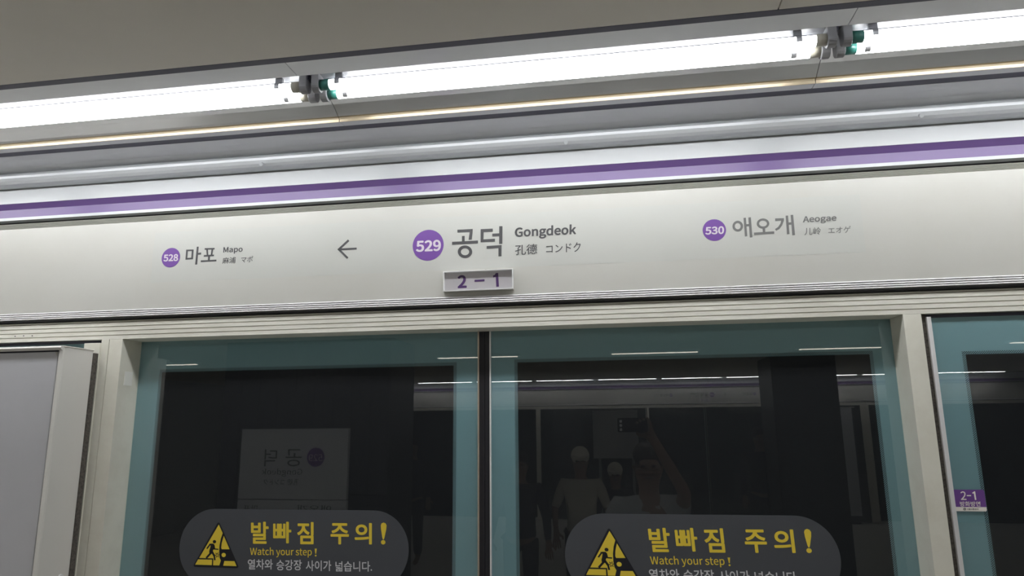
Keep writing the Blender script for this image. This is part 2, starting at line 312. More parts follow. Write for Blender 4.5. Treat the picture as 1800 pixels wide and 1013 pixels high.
# humanist letterforms of the signs: Bezier outlines (left handle, point, right handle) in 1/1000 em
GLYPHS = {"Gongdeok":[[[69,-5,136,-5,171,-5],[199,8,215,25,215,61],[215,97,215,133,187,133],[159,133,131,133,131,124],[131,115,131,106,149,106],[167,106,186,106,186,84],[186,61,186,39,175,29],[158,24,139,24,84,24],[54,64,54,129,54,193],[87,233,139,233,165,233],[181,222,194,209,200,216],[206,223,212,230,197,245],[174,261,138,261,70,261],[20,211,20,128,20,45]],[[301,-5,347,-5,394,-5],[435,32,435,95,435,158],[394,195,347,195,301,195],[259,158,259,95,259,32]],[[380,22,347,22,314,22],[292,51,292,95,292,139],[314,168,347,168,380,168],[403,139,403,95,403,51]],[[486,63,486,0,496,0],[507,0,518,0,518,46],[518,92,518,138,537,157],[550,167,570,167,595,167],[606,152,606,116,606,77],[606,39,606,0,616,0],[627,0,638,0,638,40],[638,80,638,120,638,169],[619,195,579,195,554,195],[534,181,516,162,516,162],[515,162,515,162,514,172],[513,181,512,190,503,190],[494,190,486,190,486,127]],[[717,-88,763,-88,822,-88],[860,-57,860,-22,860,10],[837,23,793,23,781,23],[768,23,756,23,730,23],[723,32,723,44,723,55],[728,61,735,67,743,63],[754,60,763,60,802,60],[833,86,833,126,833,143],[826,157,817,166,830,166],[843,166,856,166,856,174],[856,182,856,190,834,190],[812,190,790,190,783,193],[774,195,763,195,725,195],[692,169,692,127,692,104],[704,86,717,76,717,76],[717,75,717,75,707,68],[696,55,696,39,696,24],[703,14,713,8,713,7],[713,7,713,6,695,-5],[685,-20,685,-37,685,-69]],[[785,82,763,82,741,82],[723,99,723,127,723,155],[741,172,763,172,786,172],[804,155,804,127,804,99]],[[805,-65,768,-65,733,-65],[713,-53,713,-32,713,-21],[718,-10,732,0,741,-2],[750,-3,757,-3,768,-3],[779,-3,790,-3,815,-3],[828,-9,828,-27,828,-47]],[[914,-5,961,-5,984,-5],[1005,8,1019,22,1020,22],[1020,22,1020,22,1021,15],[1022,7,1023,0,1032,0],[1041,0,1049,0,1049,93],[1049,186,1049,279,1039,279],[1028,279,1017,279,1017,254],[1017,230,1017,206,1018,195],[1018,184,1019,173,1002,187],[988,195,965,195,922,195],[883,157,883,95,883,32]],[[986,22,968,22,935,22],[916,49,916,95,916,139],[940,168,971,168,987,168],[1001,162,1017,148,1017,115],[1017,82,1017,48,1001,31]],[[1140,-5,1191,-5,1216,-5],[1237,4,1253,15,1249,22],[1246,29,1242,36,1228,27],[1213,21,1194,21,1158,21],[1133,47,1131,88,1174,88],[1217,88,1259,88,1260,92],[1261,99,1261,106,1261,160],[1234,195,1185,195,1141,195],[1100,157,1100,95,1100,32]],[[1165,110,1131,110,1135,148],[1159,169,1186,169,1215,169],[1233,149,1233,110,1199,110]],[[1335,-5,1382,-5,1428,-5],[1470,32,1470,95,1470,158],[1428,195,1382,195,1335,195],[1294,158,1294,95,1294,32]],[[1415,22,1382,22,1349,22],[1327,51,1327,95,1327,139],[1349,168,1382,168,1415,168],[1437,139,1437,95,1437,51]],[[1520,93,1520,0,1530,0],[1541,0,1551,0,1551,17],[1551,33,1551,50,1563,64],[1575,78,1587,92,1606,61],[1624,31,1643,0,1654,0],[1666,0,1678,0,1654,38],[1630,76,1606,113,1627,139],[1648,165,1669,190,1657,190],[1645,190,1633,190,1607,157],[1580,123,1553,90,1552,90],[1552,90,1551,90,1551,153],[1551,216,1551,279,1541,279],[1530,279,1520,279,1520,186]]],"Mapo":[[[35,86,35,0,45,0],[55,0,64,0,64,47],[64,95,64,142,64,164],[62,195,60,218,61,218],[61,218,62,218,69,198],[75,179,82,159,99,115],[115,70,131,26,138,26],[145,26,153,26,169,70],[185,115,201,159,208,179],[215,198,222,218,222,218],[223,218,223,218,221,195],[219,164,219,142,219,95],[219,47,219,0,229,0],[239,0,249,0,249,86],[249,171,249,257,236,257],[223,257,210,257,194,211],[177,165,161,119,155,102],[150,84,143,66,143,66],[142,66,142,66,136,84],[130,102,123,119,107,165],[91,211,74,257,61,257],[48,257,35,257,35,171]],[[328,-5,360,-5,384,-5],[405,8,423,23,424,23],[424,23,424,23,425,15],[426,8,427,0,436,0],[445,0,453,0,453,39],[453,78,453,117,453,164],[434,195,388,195,357,195],[330,181,313,170,317,163],[321,155,325,148,340,158],[360,168,382,168,414,168],[422,145,422,120,341,111],[305,91,305,49,305,15]],[[388,21,369,21,350,21],[336,30,336,51,336,76],[357,92,422,99,422,81],[422,64,422,46,403,30]],[[514,10,514,-80,524,-80],[535,-80,546,-80,546,-59],[546,-37,546,-16,546,-5],[545,6,545,18,562,3],[580,-5,597,-5,641,-5],[680,33,680,98,680,157],[653,195,604,195,582,195],[561,182,544,168,544,168],[543,168,543,168,542,175],[541,183,540,190,531,190],[522,190,514,190,514,100]],[[624,22,592,22,579,22],[563,27,546,42,546,75],[546,109,546,142,564,159],[581,168,596,168,633,168],[647,140,647,98,647,51]],[[758,-5,805,-5,851,-5],[893,32,893,95,893,158],[851,195,805,195,758,195],[717,158,717,95,717,32]],[[838,22,805,22,772,22],[750,51,750,95,750,139],[772,168,805,168,838,168],[860,139,860,95,860,51]]],"Aeogae":[[[30,86,1,0,12,0],[23,0,34,0,42,26],[51,52,59,78,90,78],[121,78,153,78,161,52],[169,26,177,0,189,0],[200,0,211,0,182,86],[153,171,124,257,112,257],[100,257,88,257,59,171]],[[93,104,67,104,71,117],[75,130,79,144,89,173],[97,200,105,230,106,230],[106,230,106,230,115,201],[123,173,132,144,136,130],[141,117,145,104,119,104]],[[271,-5,322,-5,348,-5],[368,4,384,15,381,22],[377,29,373,36,359,27],[344,21,326,21,290,21],[265,47,263,88,305,88],[348,88,391,88,391,92],[392,99,392,106,392,160],[365,195,316,195,273,195],[231,157,231,95,231,32]],[[296,110,262,110,266,148],[290,169,317,169,347,169],[364,149,364,110,330,110]],[[466,-5,513,-5,560,-5],[601,32,601,95,601,158],[560,195,513,195,466,195],[425,158,425,95,425,32]],[[546,22,513,22,480,22],[458,51,458,95,458,139],[480,168,513,168,546,168],[568,139,568,95,568,51]],[[669,-88,715,-88,774,-88],[812,-57,812,-22,812,10],[789,23,745,23,733,23],[720,23,708,23,682,23],[675,32,675,44,675,55],[680,61,687,67,695,63],[706,60,715,60,754,60],[785,86,785,126,785,143],[778,157,769,166,782,166],[795,166,808,166,808,174],[808,182,808,190,786,190],[764,190,742,190,735,193],[726,195,715,195,677,195],[644,169,644,127,644,104],[656,86,669,76,669,76],[669,75,669,75,659,68],[648,55,648,39,648,24],[655,14,665,8,665,7],[665,7,665,6,647,-5],[637,-20,637,-37,637,-69]],[[737,82,715,82,693,82],[675,99,675,127,675,155],[693,172,715,172,738,172],[756,155,756,127,756,99]],[[757,-65,720,-65,685,-65],[665,-53,665,-32,665,-21],[671,-10,684,0,693,-2],[702,-3,709,-3,720,-3],[731,-3,742,-3,767,-3],[780,-9,780,-27,780,-47]],[[861,-5,893,-5,916,-5],[937,8,956,23,956,23],[956,23,957,23,958,15],[958,8,959,0,968,0],[977,0,986,0,986,39],[986,78,986,117,986,164],[966,195,920,195,889,195],[862,181,845,170,849,163],[853,155,857,148,873,158],[893,168,915,168,946,168],[954,145,954,120,873,111],[837,91,837,49,837,15]],[[920,21,902,21,883,21],[868,30,868,51,868,76],[890,92,954,99,954,81],[954,64,954,46,935,30]],[[1072,-5,1123,-5,1148,-5],[1169,4,1185,15,1181,22],[1178,29,1174,36,1160,27],[1145,21,1126,21,1090,21],[1065,47,1063,88,1106,88],[1149,88,1192,88,1192,92],[1193,99,1193,106,1193,160],[1166,195,1117,195,1074,195],[1032,157,1032,95,1032,32]],[[1097,110,1063,110,1067,148],[1091,169,1118,169,1147,169],[1165,149,1165,110,1131,110]]],"Watch your step":[[[45,86,63,0,76,0],[89,0,102,0,115,52],[127,103,140,155,144,175],[149,194,153,213,153,213],[154,213,154,213,159,194],[162,175,167,155,180,103],[193,52,206,0,219,0],[232,0,245,0,263,86],[280,171,298,257,288,257],[277,257,267,257,258,210],[249,164,239,117,235,89],[230,62,225,34,225,34],[224,34,223,34,217,62],[211,90,205,117,193,164],[181,210,169,257,160,257],[150,257,140,257,128,210],[116,164,104,117,98,89],[92,62,86,34,86,34],[85,34,85,34,79,62],[75,89,69,117,60,164],[51,210,42,257,31,257],[20,257,9,257,27,171]],[[352,-5,383,-5,407,-5],[428,8,446,23,447,23],[447,23,447,23,448,15],[449,8,450,0,459,0],[468,0,477,0,477,39],[477,78,477,117,477,164],[457,195,411,195,380,195],[353,181,336,170,340,163],[344,155,348,148,363,158],[383,168,405,168,437,168],[445,145,445,120,364,111],[328,91,328,49,328,15]],[[411,21,393,21,374,21],[359,30,359,51,359,76],[381,92,445,99,445,81],[445,64,445,46,426,30]],[[556,-5,596,-5,608,-5],[621,-1,632,2,630,11],[627,19,625,27,619,24],[611,21,604,21,582,21],[574,35,574,58,574,93],[574,129,574,164,592,164],[609,164,626,164,626,173],[626,181,626,190,609,190],[592,190,574,190,574,208],[574,226,574,244,565,244],[556,244,548,244,546,226],[545,208,544,190,534,190],[524,189,514,188,514,180],[514,172,514,164,523,164],[533,164,542,164,542,129],[542,94,542,59,542,21]],[[693,-5,744,-5,766,-5],[788,5,805,19,801,26],[796,34,791,41,779,30],[764,22,746,22,711,22],[688,51,688,95,688,139],[713,168,748,168,762,168],[775,161,785,152,791,159],[796,166,801,173,788,185],[771,195,746,195,697,195],[655,158,655,95,655,32]],[[847,93,847,0,858,0],[869,0,880,0,880,46],[880,92,880,138,898,157],[912,167,931,167,957,167],[967,152,967,116,967,77],[967,39,967,0,978,0],[989,0,999,0,999,40],[999,80,999,120,999,169],[981,195,941,195,915,195],[896,181,878,163,879,176],[879,189,880,202,880,228],[880,253,880,279,869,279],[858,279,847,279,847,186]],[[1133,-82,1141,-82,1179,-82],[1199,-53,1213,-16,1236,53],[1260,121,1284,190,1274,190],[1263,190,1253,190,1241,155],[1230,120,1218,85,1214,68],[1208,48,1203,31,1202,31],[1202,31,1201,31,1195,49],[1188,68,1182,85,1170,120],[1157,155,1144,190,1133,190],[1122,190,1111,190,1136,127],[1162,63,1187,0,1186,-5],[1184,-10,1183,-15,1175,-38],[1161,-56,1140,-56,1135,-56],[1129,-54,1125,-53,1123,-61],[1121,-70,1119,-78,1125,-81]],[[1348,-5,1395,-5,1441,-5],[1482,32,1482,95,1482,158],[1441,195,1395,195,1348,195],[1307,158,1307,95,1307,32]],[[1428,22,1395,22,1362,22],[1340,51,1340,95,1340,139],[1362,168,1395,168,1428,168],[1450,139,1450,95,1450,51]],[[1548,-5,1589,-5,1614,-5],[1633,9,1651,30,1652,30],[1652,30,1652,30,1653,20],[1654,10,1655,0,1664,0],[1673,0,1681,0,1681,63],[1681,127,1681,190,1671,190],[1660,190,1650,190,1650,145],[1650,100,1650,55,1631,33],[1618,23,1598,23,1573,23],[1562,38,1562,74,1562,112],[1562,151,1562,190,1552,190],[1541,190,1530,190,1530,150],[1530,110,1530,70,1530,21]],[[1745,63,1745,0,1756,0],[1767,0,1778,0,1778,41],[1778,81,1778,122,1790,154],[1810,166,1825,166,1833,166],[1838,165,1844,163,1846,172],[1848,182,1850,191,1844,194],[1838,195,1829,195,1808,195],[1789,180,1776,155,1775,155],[1775,155,1775,155,1774,167],[1773,179,1772,190,1763,190],[1754,190,1745,190,1745,127]],[[1982,-5,2009,-5,2054,-5],[2078,21,2078,52,2078,88],[2048,99,2021,110,1999,118],[1980,125,1980,143,1980,158],[1991,170,2015,170,2032,170],[2045,163,2058,153,2063,160],[2068,167,2074,173,2059,185],[2038,195,2015,195,1973,195],[1949,171,1949,141,1949,109],[1978,96,2005,86,2026,78],[2048,69,2048,50,2048,34],[2036,20,2011,20,1988,20],[1971,29,1954,43,1949,36],[1944,29,1939,22,1957,7]],[[2143,-5,2183,-5,2195,-5],[2208,-1,2218,2,2216,11],[2214,19,2212,27,2206,24],[2197,21,2190,21,2168,21],[2161,35,2161,58,2161,93],[2161,129,2161,164,2178,164],[2196,164,2213,164,2213,173],[2213,181,2213,190,2196,190],[2178,190,2161,190,2161,208],[2161,226,2161,244,2152,244],[2143,244,2134,244,2133,226],[2132,208,2131,190,2121,190],[2111,189,2101,188,2101,180],[2101,172,2101,164,2110,164],[2120,164,2129,164,2129,129],[2129,94,2129,59,2129,21]],[[2282,-5,2333,-5,2358,-5],[2379,4,2395,15,2391,22],[2387,29,2384,36,2369,27],[2355,21,2336,21,2300,21],[2275,47,2273,88,2316,88],[2359,88,2401,88,2402,92],[2403,99,2403,106,2403,160],[2375,195,2327,195,2283,195],[2242,157,2242,95,2242,32]],[[2307,110,2273,110,2277,148],[2300,169,2327,169,2357,169],[2375,149,2375,110,2341,110]],[[2450,10,2450,-80,2460,-80],[2471,-80,2482,-80,2482,-59],[2482,-37,2482,-16,2481,-5],[2481,6,2481,18,2498,3],[2516,-5,2533,-5,2577,-5],[2616,33,2616,98,2616,157],[2589,195,2540,195,2518,195],[2497,182,2480,168,2479,168],[2479,168,2479,168,2478,175],[2477,183,2476,190,2467,190],[2458,190,2450,190,2450,100]],[[2560,22,2528,22,2515,22],[2499,27,2482,42,2482,75],[2482,109,2482,142,2500,159],[2516,168,2532,168,2569,168],[2583,140,2583,98,2583,51]]],"!":[[[44,127,46,77,53,77],[60,77,68,77,69,127],[70,176,72,226,72,238],[72,250,72,262,62,262],[51,262,40,262,40,250],[41,238,41,226,42,176]],[[44,-5,56,-5,69,-5],[79,5,79,20,79,34],[69,44,56,44,44,44],[33,34,33,20,33,5]]],"528":[[[51,-5,92,-5,135,-5],[176,27,176,83,176,140],[141,165,98,165,83,165],[71,161,60,155,62,180],[64,205,67,229,99,229],[131,229,163,229,163,238],[163,248,163,257,122,257],[80,257,39,257,36,217],[33,177,30,137,36,133],[42,130,47,126,62,136],[73,141,90,141,122,141],[143,119,143,83,143,45],[119,22,89,22,59,22],[40,36,26,50,20,43],[15,36,9,29,27,12]],[[210,6,210,0,264,0],[317,0,371,0,371,9],[371,18,371,28,347,28],[324,28,300,28,287,28],[271,26,258,25,318,82],[359,134,359,186,359,231],[330,261,284,261,251,261],[229,246,208,224,215,218],[221,212,227,206,241,223],[259,235,280,235,312,235],[327,214,327,185,327,140],[290,89,210,19,210,13]],[[439,-5,487,-5,535,-5],[567,25,567,62,567,97],[546,116,524,129,524,130],[524,130,524,131,539,143],[558,166,558,193,558,232],[531,261,487,261,447,261],[417,234,417,195,417,168],[433,149,452,136,452,136],[452,135,452,135,428,122],[405,98,405,64,405,24]],[[521,155,504,139,474,151],[446,165,446,195,446,220],[463,237,487,237,514,237],[530,217,530,191,530,172]],[[517,19,487,19,456,19],[433,39,433,67,433,91],[448,111,468,125,505,110],[536,97,536,63,536,37]]],"529":[[[51,-5,92,-5,135,-5],[176,27,176,83,176,140],[141,165,98,165,83,165],[71,161,60,155,62,180],[64,205,67,229,99,229],[131,229,163,229,163,238],[163,248,163,257,122,257],[80,257,39,257,36,217],[33,177,30,137,36,133],[42,130,47,126,62,136],[73,141,90,141,122,141],[143,119,143,83,143,45],[119,22,89,22,59,22],[40,36,26,50,20,43],[15,36,9,29,27,12]],[[210,6,210,0,264,0],[317,0,371,0,371,9],[371,18,371,28,347,28],[324,28,300,28,287,28],[271,26,258,25,318,82],[359,134,359,186,359,231],[330,261,284,261,251,261],[229,246,208,224,215,218],[221,212,227,206,241,223],[259,235,280,235,312,235],[327,214,327,185,327,140],[290,89,210,19,210,13]],[[443,-5,471,-5,519,-5],[564,35,564,139,564,221],[527,261,478,261,438,261],[404,228,404,178,404,125],[432,97,475,97,496,97],[518,110,534,129,532,49],[503,22,470,22,453,22],[438,29,426,42,421,35],[415,28,409,22,423,7]],[[530,208,534,155,516,131],[497,121,480,121,450,121],[434,144,434,178,434,213],[453,236,478,236,511,236]]],"530":[[[51,-5,92,-5,135,-5],[176,27,176,83,176,140],[141,165,98,165,83,165],[71,161,60,155,62,180],[64,205,67,229,99,229],[131,229,163,229,163,238],[163,248,163,257,122,257],[80,257,39,257,36,217],[33,177,30,137,36,133],[42,130,47,126,62,136],[73,141,90,141,122,141],[143,119,143,83,143,45],[119,22,89,22,59,22],[40,36,26,50,20,43],[15,36,9,29,27,12]],[[246,-5,286,-5,332,-5],[369,23,369,69,369,104],[345,126,315,134,315,134],[315,135,315,136,342,145],[360,166,360,197,360,238],[329,261,285,261,256,261],[233,248,214,231,220,224],[225,217,231,210,246,225],[264,235,284,235,311,235],[328,219,328,195,328,167],[310,146,257,146,257,137],[257,129,257,121,316,121],[336,101,336,70,336,40],[315,22,284,22,255,22],[236,36,221,51,215,45],[210,38,204,31,221,12]],[[437,-5,486,-5,535,-5],[566,40,566,129,566,218],[535,261,486,261,437,261],[406,218,406,129,406,40]],[[515,21,486,21,457,21],[437,54,437,129,437,204],[457,236,486,236,515,236],[535,204,535,129,535,54]]],"2":[[[15,6,15,0,69,0],[123,0,177,0,177,9],[177,18,177,28,153,28],[129,28,106,28,93,28],[77,26,64,25,124,82],[165,134,165,186,165,231],[136,261,90,261,57,261],[35,246,14,224,20,218],[26,212,33,206,47,223],[65,235,86,235,118,235],[133,214,133,185,133,140],[96,89,15,19,15,13]]],"1":[[[31,9,31,0,78,0],[125,0,172,0,172,9],[172,18,172,27,154,27],[137,27,120,27,120,103],[120,180,120,257,112,257],[104,257,96,257,82,249],[65,243,42,238,42,232],[42,225,42,218,58,218],[73,218,88,218,88,154],[88,90,88,27,69,27],[50,27,31,27,31,18]]]}

def text_curve(s, bold):
    if s in GLYPHS:
        cu = bpy.data.curves.new('t', 'CURVE')
        cu.dimensions = '2D'; cu.fill_mode = 'BOTH'
        for sp in GLYPHS[s]:
            b = cu.splines.new('BEZIER')
            b.bezier_points.add(len(sp) - 1)
            b.use_cyclic_u = True
            for p_, q in zip(b.bezier_points, sp):
                p_.handle_left_type = p_.handle_right_type = 'FREE'
                p_.handle_left = (q[0] / 1000, q[1] / 1000, 0)
                p_.co = (q[2] / 1000, q[3] / 1000, 0)
                p_.handle_right = (q[4] / 1000, q[5] / 1000, 0)
    else:
        cu = bpy.data.curves.new('t', 'FONT')
        cu.body = s
    cu.resolution_u = 4
    return cu

# ---- flat lettering measured on the photograph, lying on a real plane
class Plate:
    """collects thin raised shapes on the plane y; (ox, oy, s) say which close-up a measurement is read from"""
    def __init__(self, y, ox=0, oy=0, s=1.0, t=0.0006):
        self.y, self.ox, self.oy, self.s, self.t = y, ox, oy, s, t
        self.mb = MB()
    def P(self, q):
        return at(self.ox + q[0] / self.s, self.oy + q[1] / self.s, self.y)
    def poly(self, pts):
        self.mb.poly_prism([self.P(q) for q in pts], (0, -self.t, 0)); return self
    def stroke(self, a, b, w_):
        a, b = Vector(a), Vector(b)
        d = (b - a).normalized(); n = Vector((-d.y, d.x)) * w_ / 2
        return self.poly([a + n, b + n, b - n, a - n])
    def ring(self, c, ro, ri, n=40):
        o = [self.P((c[0] + ro[0] * cos(2 * pi * k / n), c[1] + ro[1] * sin(2 * pi * k / n))) for k in range(n)]
        i = [self.P((c[0] + ri[0] * cos(2 * pi * k / n), c[1] + ri[1] * sin(2 * pi * k / n))) for k in range(n)]
        self.mb.ring(o, i, (0, -self.t, 0)); return self
    def disc(self, c, r, n=40):
        return self.poly([(c[0] + r * cos(2 * pi * k / n), c[1] + r * sin(2 * pi * k / n)) for k in range(n)])
    def text(self, s, TL, TR, BR, BL, bold=0.0):
        """typeset s and fit its outline box to the four measured corners"""
        cu = text_curve(s, bold)
        ob = bpy.data.objects.new('t', cu)
        COL.objects.link(ob)
        dg = bpy.context.evaluated_depsgraph_get()
        me = bpy.data.meshes.new_from_object(ob.evaluated_get(dg))
        xs = [v.co.x for v in me.vertices]; ys = [v.co.y for v in me.vertices]
        x0, x1, y0, y1 = min(xs), max(xs), min(ys), max(ys)
        TL, TR, BR, BL = map(Vector, (TL, TR, BR, BL))
        def mp(co, off):
            a = (co.x - x0) / (x1 - x0); b = (co.y - y0) / (y1 - y0)
            q = (BL * (1 - a) + BR * a) * (1 - b) + (TL * (1 - a) + TR * a) * b
            p = self.P(q); p.y -= off
            return p
        x0 -= bold; x1 += bold; y0 -= bold; y1 += bold
        shifts = [(0, 0)] if bold == 0 else [(bold * cos(k * pi / 6), bold * sin(k * pi / 6)) for k in range(12)]
        for n_, (sx_, sy_) in enumerate(shifts):
            sh_ = Vector((sx_, sy_, 0))
            vs = [self.mb.bm.verts.new(mp(v.co + sh_, self.t + n_ * 0.000004)) for v in me.vertices]
            for f in me.polygons:
                if len(set(f.vertices)) > 2:
                    try: self.mb.bm.faces.new([vs[i] for i in f.vertices])
                    except ValueError: pass
        COL.objects.unlink(ob)
        bpy.data.objects.remove(ob); bpy.data.curves.remove(cu); bpy.data.meshes.remove(me)
        return self
    def at_closeup(self, ox, oy, s):
        self.ox, self.oy, self.s = ox, oy, s; return self
    def build(self, name, m, parent=None):
        return self.mb.build(name, m, parent)

def rounded(x0, x1, z0, z1, r, y, n=8):
    pts = []
    for cx, cz, a0 in ((x1 - r, z1 - r, 0), (x0 + r, z1 - r, 90), (x0 + r, z0 + r, 180), (x1 - r, z0 + r, 270)):
        for k in range(n + 1):
            a = radians(a0 + 90 * k / n)
            pts.append(Vector((cx + r * cos(a), y, cz + r * sin(a))))
    return pts

XL, XR = -7.0, 7.0
WEST, EAST = -8.0, 10.0
YOPP = -10.04

# ================================================================== THE SHELL
tag(MB().box(WEST, EAST, YOPP - 0.4, YF + 0.25, -0.15, 0.0).build('floor', M['floor']), 'speckled grey platform floor', 'floor', kind='structure')

# ceiling: beige panels butted with open joints, one mesh
ZC = Z(0.80)
cb = MB()
xj = at(1372, 6, 1.25); xj = xj.x * (0.80 / (xj.z - CAMZ))
x = xj - 2.426 * 4
while x < EAST:
    for y0, y1 in ((YOPP + 0.52, -7.5), (-7.494, -5.0), (-4.994, -2.5), (-2.494, 0.05), (0.056, 1.280)):
        cb.box(max(x + 0.0012, WEST), min(x + 2.4248, EAST), y0, y1, ZC, ZC + 0.02)
    x += 2.426
cb.box(WEST, EAST, YOPP - 0.4, YF + 0.3, ZC + 0.12, ZC + 0.2)
tag(cb.build('ceiling', M['ceil']), 'beige flat ceiling panels above the light trough', 'ceiling', kind='structure')
tag(MB().box(WEST - 0.1, WEST, YOPP - 0.4, YF + 3, 0, ZC + 0.2).build('wall_left', M['wallg']), 'pale end wall', 'wall', kind='structure')
tag(MB().box(EAST, EAST + 0.1, YOPP - 0.4, YF + 3, 0, ZC + 0.2).build('wall_right', M['wallg']), 'pale end wall', 'wall', kind='structure')
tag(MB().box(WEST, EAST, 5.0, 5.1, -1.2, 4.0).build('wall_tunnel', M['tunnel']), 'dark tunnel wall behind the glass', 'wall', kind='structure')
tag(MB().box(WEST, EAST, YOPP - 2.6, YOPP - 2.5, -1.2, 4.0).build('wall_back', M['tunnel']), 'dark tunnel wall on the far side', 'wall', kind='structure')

# dark slots and the moulding of the ceiling edge
NEAR = []     # things of the near screen that the far screen repeats
def keep(o): NEAR.append(o); return o

t1 = MB().profile([(1.2815, ZC), (1.3010, ZC), (1.3010, ZC + 0.008), (1.2815, ZC + 0.008)], XL, XR).build('trim_1', M['slot'])
keep(tag(t1, 'thin dark slot along the near edge of the light trough', 'trim', kind='structure'))
t2 = MB().profile([(1.638, ZC + 0.0005), (1.664, ZC + 0.0005), (1.664, ZC + 0.012), (1.638, ZC + 0.012)], XL, XR).build('trim_2', M['slot'])
keep(tag(t2, 'thin dark slot along the far edge of the light trough', 'trim', kind='structure'))
prof = [(1.664, 0.800), (1.70, 0.7995), (1.735, 0.797), (1.757, 0.791), (1.763, 0.789), (1.763, 0.82), (1.664, 0.82)]
t3 = MB().profile([(a, Z(b)) for a, b in prof], XL, XR).build('trim_3', M['ceilwhite'])
keep(tag(t3, 'grey ceiling strip between the slot and the moulding', 'trim', kind='structure'))
prof = [(1.7635, 0.7885), (1.757, 0.7865), (1.753, 0.782), (1.7515, 0.776), (1.753, 0.769), (1.758, 0.760), (1.766, 0.754), (1.777, 0.751), (1.797, 0.751), (1.797, 0.82), (1.7635, 0.82)]
t4 = MB().profile([(a, Z(b)) for a, b in prof], XL, XR).build('trim_4', M['mould'])
keep(tag(t4, 'grey half round moulding with small screws above the white fascia', 'trim', kind='structure'))
for (u, v) in ((461, 288.5), (995, 250.5), (1617.5, 203.5)):
    p = at(u, v, 1.757)
    MB().cyl((p.x, 1.7555, p.z), (p.x, 1.7480, p.z - 0.004), 0.0055, 16).build('screw', M['mould'], t4)

# ================================================================== LIGHT TROUGH
LJ = [at(595.5, 205.3, 1.60).x * 0.0 - 0.715 + 1.213 * k for k in range(-5, 7)]
TY = (1.430, 1.477)      # the two tubes
TZ = Z(0.810)
TR_ = 0.013
def holder_profile(yc):
    pts = [(yc - 0.0165, Z(0.836))]
    for k in range(11):
        a = pi + pi * k / 10
        pts.append((yc + 0.0165 * cos(a), Z(0.808) + 0.0165 * sin(a)))
    pts.append((yc + 0.0165, Z(0.836)))
    return pts

